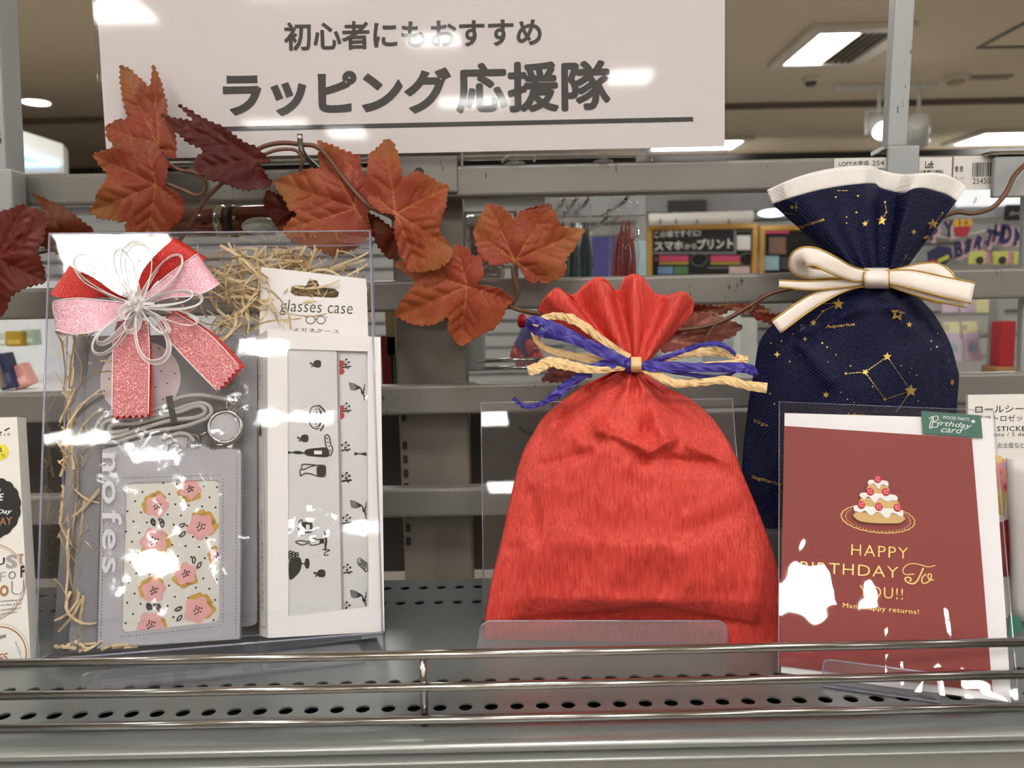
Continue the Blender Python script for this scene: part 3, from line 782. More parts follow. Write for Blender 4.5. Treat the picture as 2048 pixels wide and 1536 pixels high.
# ================================================================== THINGS HANGING BEHIND THE RAILS
def hook(px0, py0, Y0, Y1, label):
    a = PY(px0, py0, Y0); b = Vector((a.x, Y1, a.z + .004))
    o = MB().tube([b, a, a + Vector((.004, -.006, .01))], .0022, 8, 4).build('peg_hook', m_chrome, smooth=True)
    return tag(o, label, 'hook')
m_film = clear('packet_film', rough=.06, wob=.35, wscale=60, haze=.05)
def brush_bag(px, py0, py1, wpx, Y, dy, label, core, tip, grp=None):
    a = PY(px, py0, Y); b = PY(px, py1, Y); w = wpx * Y / FPX
    t = thing('hanging_packet', label, 'packet', (b.x, Y, b.z), grp)
    rr = random.Random(px)
    rows = []
    n = 14
    for j in range(n + 1):
        v = j / n; z = lerp(b.z, a.z, v); th = .010 * math.sin(PI * min(1, v * 1.25 + .02)) ** .6 if v < .8 else .001
        th = max(th, .0008)
        rows.append([(a.x + w / 2 * math.cos(2 * PI * k / 20) + rr.uniform(-.0006, .0006), Y + th * math.sin(2 * PI * k / 20) + rr.uniform(-.0008, .0008), z) for k in range(20)])
    MB().grid(rows, True).build('film', m_film, t, True)
    mb = MB()
    for k in range(16):
        x = a.x + rr.uniform(-.36, .36) * w; z0 = b.z + .003; z1 = lerp(b.z, a.z, rr.uniform(.55, .74))
        mb.tube([(x, Y + rr.uniform(-.004, .004), z0), (x + rr.uniform(-.002, .002), Y + rr.uniform(-.004, .004), (z0 + z1) / 2), (lerp(x, a.x, .5), Y, z1)], .0022, 5, 3, r1=.0008)
    mb.build('contents', core, t, True)
    return t
m_teal = M('teal_fibre', (22, 82, 84), .6, var=.3, scale=200); m_redg = M('red_glitter', (170, 36, 36), .35, .2, var=.4, scale=900)
for k, px in enumerate((1122, 1146, 1170)):
    brush_bag(px, 400, 566, 26, .83 + .012 * k, 0, ('clear packet of teal tinsel, leftmost of the three', 'clear packet of teal tinsel, middle of the three', 'clear packet of teal tinsel, rightmost of the three')[k], m_teal, None, 'teal tinsel packets')
brush_bag(1247, 396, 566, 60, .80, 0, 'clear packet with red tinsel hanging left of the chalkboard', m_redg, None)
for k, px in enumerate((1122, 1146, 1170)):
    hook(px, 408, .815 + .012 * k, .95, ('chrome hook of the leftmost teal packet', 'chrome hook of the middle teal packet', 'chrome hook of the rightmost teal packet')[k])
hook(1247, 404, .78, .95, 'chrome hook holding the red tinsel packet')
hook(1208, 442, .80, .95, 'empty chrome hook between the teal and red packets')
a_, b_ = PY(1090, 404, .955), PY(1290, 400, .955)
MB().box(((a_.x + b_.x) / 2, .955, a_.z - .004), (b_.x - a_.x, .01, .03), .001, 1).build('hook_bar', m_post, rack)
# mirror-like pouch right of the column
a = PY(930, 430, .76); b = PY(1010, 560, .76)
t = thing('foil_pouch', 'shiny clear pouch in a wire frame right of the back column', 'pouch', b)
MB().box(((a.x + b.x) / 2, .765, (a.z + b.z) / 2), (b.x - a.x, .012, a.z - b.z), .004, 2).build('pouch', clear('pouch_film', (210, 205, 196), wob=.5, wscale=40, haze=.1), t)
MB().tube([PY(926, 570, .755), PY(930, 425, .755), PY(1030, 424, .755), PY(1034, 570, .755)], .0018, 8, 0).build('wire_frame', m_chrome, t)
MB().box(((a.x + b.x) / 2, .774, (a.z + b.z) / 2 - .004), (.03, .004, .05), .001, 1).build('insert_card', M('insert_orange', (150, 84, 58), .5), t)
# foil roll with a black band behind the leaves
a, b = PY(345, 447, .72), PY(545, 440, .72)
t = thing('wrapped_roll', 'shiny wrapped roll with a black band lying behind the leaves', 'roll', (a + b) / 2 - Vector((0, 0, .014)))
MB().tube([a, b], .0135, 20).build('roll', M('roll_brown', (120, 66, 52), .12, .3, var=.35, scale=30), t, True)
for pxx in (444, 466):
    q = PY(pxx, 443, .72)
    MB().tube([q - Vector((.0035, 0, 0)), q + Vector((.0035, 0, 0))], .0146, 20).build('band', M('band_black', (22, 22, 24), .4) if pxx > 450 else m_chrome, t, True)
q = PY(520, 452, .70)
MB().ball(q, (.017, .006, .008), 16, 8).build('glitter_patch', M('silver_glitter', (190, 200, 215), .3, .6, var=.8, scale=900, bump=.6, bscale=1500), t)
q = PY(468, 436, .704); MB().ball(q, .002, 10, 6).build('stud', m_chrome, t, True)
# opposite side of the rack: boards painted with the dark of the interior, bins
t = thing('rear_panel', 'board coloured for the dark rack interior behind the lower rails', 'panel', (0, .80, -.02))
MB().box((-.36, .80, .06), (.56, .01, .20), .001, 1).build('board', M('interior_shade', (44, 40, 38), .6), t)
MB().box((.02, .80, .06), (.19, .01, .20), .001, 1).build('board', MATS['interior_shade'], t)
MB().box((.32, .80, .04), (.40, .01, .17), .001, 1).build('board', M('rear_grey', (104, 100, 98), .6), t)
for k, (px, py, w_, h_, c_) in enumerate(((786, 660, .010, .05, (150, 132, 96)), (780, 730, .012, .06, (120, 34, 36)), (792, 730, .006, .06, (70, 90, 70)))):
    a = PY(px, py, .77)
    tag(MB().box((a.x, .77, a.z), (w_, .03, h_), .001, 1).build('book_spine', M('spine%d' % k, c_, .6, var=.1)), ('tan booklet left of the back column', 'dark red booklet left of the back column', 'green booklet left of the back column')[k], 'book')
t = thing('wire_bin', 'chrome wire bin with clear front right of the back column', 'bin', PY(1010, 760, .78))
for py in (722, 738): MB().tube([PY(950, py, .752), PY(1110, py - 4, .752)], .0022, 10).build('rod', m_chrome, t, True)
MB().quad(PY(938, 752, .75), PY(1090, 748, .75), PY(1090, 655, .75), PY(940, 655, .75)).build('clear_front', clear('bin_acrylic', rough=.04, haze=.08), t)
MB().box(PY(950, 690, .80), (.02, .05, .05), .002, 1).build('side_plate', M('bin_grey', (120, 122, 124), .4), t)
rr = random.Random(3)
for k in range(22):
    px, py = rr.uniform(1030, 1078), rr.uniform(640, 724)
    q = PY(px, py, .78 + rr.uniform(0, .02))
    tag(MB().ball(q, (.0055, .004, .008), 8, 6).build('foil_candy', M('foil_red', (190, 30, 34), .25, .2, var=.3, scale=100) if k % 3 else M('foil_blue', (30, 44, 150), .25, .2, var=.3, scale=100), smooth=True),
        'red foil sweet piled in the wire bin' if k % 3 else 'blue foil sweet piled in the wire bin', 'sweet', 'red foil sweets in the wire bin' if k % 3 else 'blue foil sweets in the wire bin')
# left gap: shelf with cards and notebooks
a = PY(40, 778, 1.1)
t = thing('far_shelf', 'bright white far shelf with backing seen left of the gift box', 'shelf', (a.x - .05, 1.2, FLOOR))
MB().box((a.x - .05, 1.19, a.z - .006), (.4, .3, .012), .001, 1).build('shelf_board', M('bright_shelf', (226, 230, 234), .5), t)
MB().box((a.x - .05, 1.34, a.z + .06), (.5, .01, .2), .001, 1).build('backing', M('bright_back', (214, 218, 222), .6), t)
for s in (-.18, .18): MB().box((a.x - .05 + s, 1.32, (FLOOR + a.z) / 2), (.02, .02, a.z - FLOOR - .012), .001, 1).build('post', m_steel, t)
for k, (px, py0, py1, wpx, lean, c_, lb, cat) in enumerate(((6, 706, 776, 12, .2, (150, 136, 120), 'tan edged notebook leaning at the far left', 'notebook'), (26, 706, 776, 20, .22, (50, 54, 92), 'navy notebook leaning at the far left', 'notebook'), (56, 728, 772, 24, .4, (222, 160, 150), 'pink notebook leaning right of the navy one', 'notebook'),
        (38, 662, 692, 24, 0, (166, 136, 36), 'gold topped card on the far left rack', 'card'), (64, 658, 690, 18, 0, (170, 190, 172), 'holographic card on the far left rack', 'card'), (8, 666, 690, 22, 0, (190, 192, 184), 'black and white card on the far left rack', 'card'))):
    wpx *= 1.45; A = PY(px, py1, 1.08 + .01 * k); B = PY(px, py0, 1.08 + .01 * k); h_ = (B - A).length
    t = thing('far_' + cat, lb, cat, A)
    R = Matrix.Rotation(-lean, 3, 'Y')
    o_ = MB().box(A + R @ Vector((0, 0, h_ / 2)), (wpx * 1.1 / FPX, .02, h_), .001, 1, R).build('cover', M('cover%d' % k, c_, .5, var=.2, scale=60), t)
    MB().box(A + R @ Vector((0, -.0105, h_ * .3)), (wpx * .8 / FPX, .001, h_ * .3), 0, 1, R).build('label_patch', M('patch%d' % k, tuple(min(255, v + 40) for v in c_), .5), t)
a = PY(66, 870, 1.0)
tag(MB().box((a.x, 1.05, a.z - .0), (.035, .02, .05), .002, 1).build('pink_box', M('pinkbox', (196, 160, 180), .5)), 'pink box on the low far shelf left of the gift box', 'box')
for k in range(6):
    a = PY(50 + 6.5 * k, 958, 1.0)
    tag(MB().box((a.x, 1.0, a.z + .012), (.0038, .03, .03), .0005, 1).build('thin_book', M('thin%d' % k, ((186, 176, 160), (176, 60, 52), (120, 130, 140), (196, 90, 70), (200, 196, 190), (90, 96, 110))[k], .6)),
        ('cream', 'red', 'blue grey', 'coral', 'white', 'slate')[k] + ' thin book on the low far shelf at left', 'book')
a = PY(60, 985, 1.0)
tag(MB().box((a.x, 1.03, a.z - .003), (.2, .12, .006), .001, 1).build('low_shelf_board', m_steel), 'low grey shelf board under the thin books at left', 'shelf')
# ================================================================== MAPLE GARLAND
def leaf_material():
    m, nt, nd, lk, bs = newmat('fabric_leaf')
    at = nd.new('ShaderNodeAttribute'); at.attribute_name = 'vein'
    ar = nd.new('ShaderNodeAttribute'); ar.attribute_name = 'rim'
    oi = nd.new('ShaderNodeObjectInfo')
    vec = texco(nt)
    n1 = noise_node(nt, vec, 22, 4, .6); n2 = noise_node(nt, vec, 420, 4, .7)
    f = math_n(nt, 'ADD', math_n(nt, 'MULTIPLY', ar.outputs['Fac'], .75), math_n(nt, 'MULTIPLY', math_n(nt, 'SUBTRACT', n1, .5), 1.5))
    f = math_n(nt, 'ADD', f, math_n(nt, 'MULTIPLY', math_n(nt, 'SUBTRACT', n2, .5), 1.3))
    col = ramp(nt, f, [(.2, (130, 56, 38)), (.5, (136, 72, 42)), (.95, (138, 100, 56))])
    vn = ramp(nt, at.outputs['Fac'], [(.25, (0, 0, 0, 1)), (.9, (1, 1, 1, 1))])
    col = mixc(nt, math_n(nt, 'MULTIPLY', vn, .62), col, (186, 132, 80))
    mul = nd.new('ShaderNodeMix'); mul.data_type = 'RGBA'; mul.blend_type = 'MULTIPLY'; mul.inputs[0].default_value = 1
    lk.new(col, mul.inputs[6]); lk.new(oi.outputs['Color'], mul.inputs[7])
    lk.new(mul.outputs[2], bs.inputs['Base Color'])
    bs.inputs['Roughness'].default_value = .48; bs.inputs['Specular IOR Level'].default_value = .22
    b = bumpn(nt, n2, .35, .0006)
    lk.new(b, bs.inputs['Normal'])
    return m
m_leaf = leaf_material()
m_stem = M('stem_brown', (96, 60, 40), .4, var=.2, scale=80)
def segdist(p, a, b):
    d = b - a; t = max(0, min(1, (p - a).dot(d) / max(1e-9, d.length_squared))); return (p - (a + d * t)).length, t
garland = thing('maple_garland', 'artificial autumn maple leaf garland draped over the top rail', 'garland', PY(700, 420, .64))
def leaf(out, base, tips, Y, tint=(1, 1, 1), slope=(0, 0), curl=.010, tooth=13, seed=0, crease=.0035, label=None, side=True):
    """out: outline in pixels; base: where the veins meet; Y: distance of the base; slope: change of Y per metre in x and z"""
    P = [Vector(p) for p in out]
    n = len(P)
    ar = sum(P[i - 1].x * P[i].y - P[i].x * P[i - 1].y for i in range(n))
    sg = 1 if ar > 0 else -1
    rr = random.Random(seed)
    O = []
    for i in range(n):
        a, b = P[i], P[(i + 1) % n]; d = b - a; L = d.length
        nt_ = max(1, round(L / tooth)); nr = Vector((d.y, -d.x)).normalized() * sg
        O.append(a)
        for k in range(nt_):
            t0 = (k + .62) / nt_
            h = rr.uniform(.16, .34) * tooth
            O.append(a + d * min(.99, t0) + nr * h)
            if k < nt_ - 1: O.append(a + d * ((k + 1) / nt_) - nr * h * .2)
    if ar < 0: O.reverse()
    B = Vector(base); veins = [(B, Vector(t)) for t in tips]
    sec = []
    if side:
        for a, b in veins:
            d = b - a; L = d.length
            for k in (.28, .5, .7):
                for s in (-1, 1):
                    q = a + d * k; ang = math.atan2(d.y, d.x) + s * .72
                    sec.append((q, q + Vector((math.cos(ang), math.sin(ang))) * L * (.42 - .28 * k)))
    x0 = min(p.x for p in O); x1 = max(p.x for p in O); y0 = min(p.y for p in O); y1 = max(p.y for p in O)
    pts = list(O); st = 4.2
    y = y0 + st / 2; r_ = 0
    while y < y1:
        x = x0 + (st / 2 if r_ % 2 else 0)
        while x < x1:
            pts.append(Vector((x, y))); x += st
        y += st * .87; r_ += 1
    res = delaunay_2d_cdt(pts, [], [list(range(len(O)))], 1, 1e-4)
    V = res[0]; Fc = res[2]
    R = max((Vector(t) - B).length for t in tips) if tips else 60
    vs = []; va = []; ra = []
    b3 = PY(B.x, B.y, Y)
    for p in V:
        dm = 1e9; tt = 0
        for a, b in veins:
            d_, t_ = segdist(p, a, b)
            if d_ < dm: dm, tt = d_, t_
        ds = min((segdist(p, a, b)[0] for a, b in sec), default=1e9)
        r = (p - B).length / R
        q = PY(p.x, p.y, Y)
        dy = slope[0] * (q.x - b3.x) + slope[1] * (q.z - b3.z)
        dy += curl * r * r - crease * (1 - math.exp(-dm / 16)) + .0012 * math.exp(-(ds / 4) ** 2)
        dy += .005 * noise.noise(Vector((p.x / 60 + seed * 7, p.y / 60, 0)))
        vs.append(PY(p.x, p.y, Y + dy))
        va.append(max(math.exp(-(dm / 2.0) ** 2) * (1 - .6 * tt), .55 * math.exp(-(ds / 1.8) ** 2)))
        de = min(r, 1.2)
        ra.append(de)
    mb = MB(); mb.add(vs, [tuple(f) for f in Fc]); mb.attr = {'vein': va, 'rim': ra}
    o = mb.build('leaf', m_leaf, garland, True, solid=.0004)
    o.color = (*tint, 1)
    if label: o['label'] = label
    return o
C1 = lambda pts: [(x * .3418, y * .3418) for x, y in pts]
C2 = lambda pts: [(600 + x * .3418, y * .3418) for x, y in pts]
C3 = lambda pts: [(780 + x * .28646, 380 + y * .28646) for x, y in pts]
C4 = lambda pts: [(1000 + x * .2734, 520 + y * .2734) for x, y in pts]
C5 = lambda pts: [(x * .2734, 400 + y * .2734) for x, y in pts]
# tall two-pronged leaf at the sign's left edge
leaf(C1([(703, 380), (755, 405), (835, 475), (878, 525), (897, 378), (940, 475), (972, 600), (978, 665), (1020, 740), (1030, 850), (1026, 930), (965, 905), (935, 870), (900, 835), (760, 825), (680, 862), (630, 810), (618, 740), (690, 700), (755, 702), (738, 650), (718, 570), (705, 470)]),
     C1([(932, 868)])[0], C1([(712, 400), (897, 390), (628, 745), (1022, 900)]), .630, (.86, .8, .7), (0, .15), .004, 12, 1)
leaf(C1([(543, 905), (610, 885), (670, 858), (740, 835), (830, 808), (905, 830), (950, 900), (985, 955), (975, 1020), (958, 1090), (1020, 1120), (1070, 1165), (1075, 1220), (1055, 1285), (1000, 1330), (940, 1420), (850, 1450), (770, 1420), (735, 1340), (745, 1268), (715, 1300), (655, 1280), (590, 1280), (525, 1240), (560, 1180), (575, 1125), (605, 1075), (640, 1030), (600, 985), (570, 945)]),
     C1([(915, 1085)])[0], C1([(560, 912), (850, 815), (535, 1235), (1065, 1200), (850, 1440)]), .622, (.80, .64, .52), (0, 0), .008, 13, 2)
leaf(C1([(940, 665), (1000, 690), (1145, 712), (1040, 612), (1100, 640), (1180, 690), (1300, 742), (1420, 830), (1500, 862), (1585, 938), (1512, 955), (1590, 1070), (1560, 1100), (1440, 1108), (1380, 1098), (1310, 1068), (1240, 1055), (1160, 1015), (1140, 975), (1150, 920), (1205, 880), (1100, 832), (1050, 785), (990, 720)]),
     C1([(1480, 930)])[0], C1([(960, 675), (1060, 625), (1150, 990), (1560, 1085), (1575, 940)]), .618, (.24, .06, .05), (0, .1), .006, 13, 3, label='dark red leaf')
leaf(C1([(1600, 1062), (1640, 1042), (1700, 1022), (1800, 992), (1885, 985), (1868, 920), (1860, 820)]) + C2([(200, 858), (270, 888), (345, 912), (352, 960), (385, 1065), (410, 1210), (390, 1268), (425, 1362), (330, 1450), (200, 1500), (60, 1450), (-60, 1400), (-100, 1350), (-60, 1292), (0, 1252), (-72, 1218), (-75, 1190), (-130, 1115)]),
     C2([(325, 1222)])[0], C2([(110, 830), (335, 925), (-140, 1062), (-90, 1345), (400, 1350)]), .641, (1.05, .9, .9), (.02, .0), .004, 13, 4)
leaf([(535, 380), (560, 392), (588, 402), (603, 430), (582, 442), (560, 464), (545, 440), (530, 420), (527, 400)], (592, 425), [(536, 384), (530, 415), (561, 460)], .648, (.26, .07, .06), (0, 0), .004, 10, 5, label='small dark red leaf')
leaf(C2([(500, 815), (540, 828), (572, 900), (588, 970), (600, 1056), (655, 1010), (700, 1006), (760, 1038), (800, 1065), (868, 1090)]) + C3([(385, 130), (360, 185), (340, 290), (378, 342), (420, 392), (440, 450), (400, 510), (330, 552), (230, 570), (130, 570), (70, 440), (38, 320), (30, 240), (40, 172)]) + C2([(470, 1240), (400, 1180), (385, 1090), (395, 1000), (405, 900), (440, 880)]),
     C3([(42, 165)])[0], C2([(500, 825), (860, 1100), (430, 1150)]) + C3([(200, 560), (420, 400)]), .616, (.98, .86, .62), (0, .12), .006, 12, 6)
leaf(C3([(460, 380), (545, 410), (562, 460), (630, 465), (642, 520), (655, 570), (640, 610), (603, 668), (690, 680), (770, 690), (830, 740), (855, 770), (805, 830), (785, 885), (745, 945), (690, 985), (640, 1000), (600, 1030), (540, 1070), (480, 1085), (440, 1030), (405, 960), (418, 878), (345, 920), (290, 942), (205, 945), (140, 930), (35, 880), (60, 820), (92, 760), (130, 720), (180, 640), (150, 600), (80, 562), (35, 515), (90, 497), (135, 512), (200, 556), (300, 540), (380, 480), (440, 405)]),
     C3([(540, 675)])[0], C3([(465, 395), (845, 770), (485, 1075), (50, 880), (45, 517)]), .622, (1.12, .95, .92), (0, -.05), .008, 13, 7)
leaf(C3([(590, 270), (630, 190), (660, 130), (690, 95), (760, 115), (820, 152), (852, 205), (885, 190), (920, 150), (1000, 140), (1110, 140), (1150, 152), (1170, 200), (1192, 255), (1270, 268), (1365, 275), (1320, 340), (1300, 390), (1260, 440), (1220, 500), (1235, 560), (1190, 610), (1090, 655), (1040, 630), (980, 650), (940, 600), (910, 540), (878, 500), (840, 505), (720, 525), (650, 490), (620, 450), (610, 400), (590, 330)]),
     C3([(872, 495)])[0], C3([(690, 105), (1090, 150), (1355, 280), (600, 300), (1085, 645)]), .628, (1.05, .92, .82), (.05, 0), .006, 13, 8)
leaf(C3([(900, 160), (960, 130), (1040, 112), (1118, 95), (1140, 150), (1060, 170), (960, 180)]), C3([(940, 170)])[0], C3([(1110, 105)]), .640, (.6, .36, .26), (0, 0), .003, 11, 9)
leaf(C5([(0, 90), (60, 75), (140, 40), (180, 35), (220, 65), (290, 78), (320, 110), (340, 160), (325, 220), (320, 300), (262, 352), (295, 440), (325, 510), (325, 605), (250, 620), (160, 650), (75, 700), (40, 810), (0, 860), (-120, 840), (-220, 650), (-260, 450), (-180, 250), (-80, 120)]),
     C5([(-20, 430)])[0], C5([(180, 45), (330, 170), (320, 590), (20, 830), (-200, 600)]), .606, (.38, .14, .15), (0, .05), .006, 13, 10, label='dark wine red leaf')
leaf([(64, 387), (82, 393), (99, 403), (120, 410), (144, 427), (185, 458), (190, 500), (140, 520), (79, 489), (92, 434), (82, 410)], (150, 500), [(66, 389), (182, 462)], .634, (.42, .30, .17), (0, 0), .004, 12, 11, label='brown leaf seen edge on')
leaf(C4([(1180, 670), (1200, 592), (1290, 525), (1400, 400), (1560, 382), (1645, 432), (1740, 465), (1775, 500), (1735, 522), (1700, 560), (1600, 592), (1480, 612), (1380, 632), (1300, 652), (1240, 668)]), C4([(1250, 600)])[0], C4([(1765, 495), (1560, 390), (1480, 610)]), .650, (1.05, 1.2, 2.4), (0, 0), .004, 13, 12, label='pale back of a leaf')
leaf(C4([(1380, 330), (1560, 335), (1700, 350), (1640, 390), (1500, 420), (1400, 440)]), C4([(1400, 380)])[0], C4([(1690, 352)]), .652, (.4, .2, .2), (0, 0), .003, 13, 13)
leaf(C4([(1600, 330), (1780, 322), (1900, 330), (1985, 372), (1930, 400), (1850, 385), (1720, 372)]), C4([(1840, 375)])[0], C4([(1970, 370), (1620, 335)]), .654, (.95, 1.1, 1.6), (0, 0), .003, 11, 14)
leaf(C4([(1828, 378), (1930, 392), (2060, 400), (2040, 450), (2000, 472), (1920, 440), (1860, 420)]), C4([(1832, 382)])[0], C4([(2040, 440)]), .640, (.7, .5, .9), (0, 0), .003, 14, 15)
leaf(C4([(300, 882), (370, 790), (480, 800), (620, 832), (680, 850), (560, 882), (400, 892)]), C4([(660, 850)])[0], C4([(310, 880), (380, 800)]), .640, (.6, .6, 1.5), (0, 0), .003, 12, 16)
leaf([(733, 424), (760, 438), (790, 462), (797, 520), (775, 516), (755, 490), (744, 465)], (792, 470), [(740, 430), (776, 512)], .648, (.5, .3, .24), (0, 0), .003, 11, 17)
# vine
def vine(pts, r, n=6):
    return MB().tube([PY(x, y, Y) for x, y, Y in pts], r, 8, n).build('vine', m_stem, garland, True)
vine([(-30, 540, .61), (40, 520, .62), (70, 508, .63), (110, 500, .65)], .0012)
vine([(360, 480, .640), (376, 456, .636), (410, 400, .632), (448, 362, .630), (490, 320, .632), (520, 296, .634), (560, 286, .636), (601, 289, .636), (640, 298, .637), (690, 360, .638), (738, 412, .634), (790, 440, .632), (830, 500, .636), (900, 560, .634), (960, 575, .632), (1020, 612, .632), (1055, 624, .634), (1120, 634, .650), (1220, 655, .655), (1340, 660, .648), (1400, 655, .642), (1450, 640, .640), (1500, 612, .640), (1540, 588, .640), (1600, 572, .640), (1700, 540, .655), (1800, 480, .655), (1900, 428, .646), (1945, 427, .640), (1985, 415, .635), (2012, 385, .635), (2030, 350, .640), (2060, 320, .645)], .0019)
vine([(318, 300, .628), (335, 325, .628), (360, 340, .628), (390, 345, .628), (410, 362, .628), (408, 384, .628), (390, 390, .628), (360, 378, .626), (328, 366, .622)], .0016)
vine([(520, 312, .624), (555, 300, .628), (590, 300, .632), (604, 318, .634), (601, 340, .638)], .0014)
vine([(1029, 524, .628), (1026, 545, .628), (1034, 580, .630), (1030, 600, .631), (1018, 610, .632)], .0018)
vine([(953, 572, .624), (975, 573, .628), (1000, 585, .632), (1020, 610, .632)], .0013)
vine([(790, 440, .632), (782, 432, .626), (792, 428, .618)], .0013)
vine([(1410, 688, .640), (1420, 665, .640), (1434, 645, .640)], .0013)
vine([(1500, 625, .640), (1510, 610, .640), (1525, 592, .641)], .0018)
# ================================================================== GIFT BOX
m_pvc = clear('clear_pvc', (249, 249, 252), 1.5, .03, .028, 15, k=1.1)
m_edge = clear('pvc_edge', (225, 225, 240), 1.5, .08, haze=.28, hazecol=(215, 212, 235))
m_bagfilm = clear('cellophane', (252, 252, 252), 1.45, .06, .07, 26, k=1.2)
m_sleeve = clear('card_sleeve', (252, 252, 252), 1.5, .03, .16, 11)
BBL, BBR = PZ(72, 1321, .012), PZ(765, 1265, .012)
bex = (BBR - BBL).normalized(); bbk = Vector((-bex.y, bex.x, 0))
LEAN = math.radians(15)
MBX = frame(BBL, bex, Vector((0, 0, 1)) * math.cos(LEAN) + bbk * math.sin(LEAN))
BW, BH, BD = (BBR - BBL).length, .301, .034
gift = thing('gift_box', 'clear plastic gift box leaning back, with a ribbon bow on front', 'gift box', BBL + bex * BW / 2 - Vector((0, 0, .011)))
sh = MB(MBX)
c8 = [(x, y, z) for x in (0, BW) for y in (0, BH) for z in (-BD, 0)]
sh.add([c8[i] for i in (1, 5, 7, 3)], [(0, 1, 2, 3)]).build('front_panel', m_pvc, gift)
MB(MBX).add([c8[i] for i in (0, 2, 6, 4)], [(0, 1, 2, 3)]).build('back_panel', m_pvc, gift)
MB(MBX).add([c8[i] for i in (0, 1, 3, 2)], [(0, 1, 2, 3)]).build('side_panel', m_pvc, gift)
MB(MBX).add([c8[i] for i in (4, 6, 7, 5)], [(0, 1, 2, 3)]).build('side_panel', m_pvc, gift)
MB(MBX).add([c8[i] for i in (2, 3, 7, 6)], [(0, 1, 2, 3)]).build('top_panel', m_pvc, gift)
MB(MBX).add([c8[i] for i in (0, 4, 5, 1)], [(0, 1, 2, 3)]).build('bottom_panel', m_pvc, gift)
mb = MB(MBX)
for i, j in ((0, 1), (0, 2), (0, 4), (1, 3), (1, 5), (2, 3), (2, 6), (3, 7), (4, 5), (4, 6), (5, 7), (6, 7)):
    mb.tube([c8[i], c8[j]], .0007, 6)
mb.build('folded_edge', m_edge, gift, True)
bx = lambda px, py, z: on(MBX, px, py, z)

# straw shreds ------------------------------------------------------------
m_straw = M('paper_straw', (214, 190, 148), .6, var=.18, scale=120)
mb = MB(MBX); rr = random.Random(5)
def shred(cx, cy, spread, ln, zr, ang=None):
    p = bx(cx + rr.gauss(0, spread[0]), cy + rr.gauss(0, spread[1]), 0)
    a = rr.uniform(0, 2 * PI) if ang is None else ang + rr.gauss(0, .35); k = rr.uniform(-1, 1) * 55
    z = rr.uniform(*zr); pts = []
    x, y = p.x, p.y
    for i in range(9):
        if not (.002 < x < BW - .002 and .002 < y < BH - .002): break
        pts.append(Vector((x, y, max(-BD + .001, min(-.0012, z)))))
        x += math.cos(a) * ln / 8; y += math.sin(a) * ln / 8; a += k * ln / 8; z += rr.uniform(-.0025, .0025); k += rr.uniform(-14, 14)
    if len(pts) < 4: return
    w = rr.uniform(.0012, .0022); tw = rr.uniform(0, PI)
    A, B = [], []
    for i, q in enumerate(pts):
        d = (pts[min(i + 1, len(pts) - 1)] - pts[max(i - 1, 0)]).normalized(); s = d.cross(Vector((0, 0, 1))).normalized()
        o = s * math.cos(tw + i * .12) + Vector((0, 0, 1)) * math.sin(tw + i * .12)
        A.append(q + o * w / 2); B.append(q - o * w / 2)
    mb.strip(A, B)
for _ in range(210): shred(545, 560, (80, 42), rr.uniform(.03, .06), (-.031, -.0215), rr.choice((.2, -.2, 2.6, .5)))
for _ in range(60): shred(450, 585, (35, 45), rr.uniform(.02, .05), (-.028, -.006))
for _ in range(5): shred(525, 585, (20, 25), rr.uniform(.03, .05), (-.012, -.006), rr.choice((-.5, 2.6)))
for _ in range(200): shred(128, 980, (10, 200), rr.uniform(.03, .07), (-.030, -.012), rr.choice((PI / 2, -PI / 2)))
for _ in range(26): shred(762, 900, (4, 200), rr.uniform(.02, .05), (-.030, -.015), rr.choice((PI / 2, -PI / 2)))
for _ in range(22): shred(200, 1302, (70, 4), rr.uniform(.01, .03), (-.02, -.004), rr.choice((0, PI)))
o_ = mb.build('shredded_paper', m_straw)
o_['kind'] = 'stuff'; tag(o_, 'tan shredded paper filling inside the clear gift box', 'paper filling')

# grey notebook -----------------------------------------------------------
def saffiano(name, c0, c1):
    m, nt, nd, lk, bs = newmat(name)
    h = None
    for r in (.75, -.75):
        w = nd.new('ShaderNodeTexWave'); w.inputs['Scale'].default_value = 260; w.wave_type = 'BANDS'; w.bands_direction = 'X'
        w.inputs['Distortion'].default_value = .6; w.inputs['Detail'].default_value = 1
        lk.new(texco(nt, rot=(0, r, 0)), w.inputs['Vector'])
        h = w.outputs['Fac'] if h is None else math_n(nt, 'MULTIPLY', h, w.outputs['Fac'])
    lk.new(ramp(nt, h, [(0, c0), (.6, c1)]), bs.inputs['Base Color'])
    bs.inputs['Roughness'].default_value = .42
    lk.new(bumpn(nt, h, .4, .0004), bs.inputs['Normal'])
    return m
m_saf = saffiano('grey_saffiano', (156, 155, 160), (226, 225, 228)); m_saf_shade = saffiano('shaded_saffiano', (110, 109, 113), (168, 167, 171))  # second copy is darkened for the shade the notebook lies in
def slab(M_, pts_px, z, th, rc=0.):
    """flat slab whose face follows pixel corners on plane z of frame M_"""
    P = [on(M_, x, y, z) for x, y in pts_px]
    if rc:
        Q = []
        n = len(P)
        for i in range(n):
            a, b, c = P[i - 1], P[i], P[(i + 1) % n]
            u = (a - b).normalized(); w = (c - b).normalized()
            for k in range(5):
                t = k / 4; Q.append((b + u * rc * (1 - t) ** 2 + w * rc * t ** 2))
        P = Q
    return MB(M_).poly(P, z, th)
t = thing('notebook', 'grey textured notebook cover inside the gift box', 'notebook', MBX @ Vector((.07, .004, -.02)))
NZ = -.0185
o_ = slab(MBX, [(175, 672), (514, 668), (514, 1250), (128, 1304)], NZ, .012, .004).build('cover', m_saf_shade, t)
pa, pb = bx(170, 676, NZ - .004), bx(126, 1302, NZ - .004)
MB(MBX).tube([pa, pb], .0065, 14).build('spine', m_saf_shade, t, True)
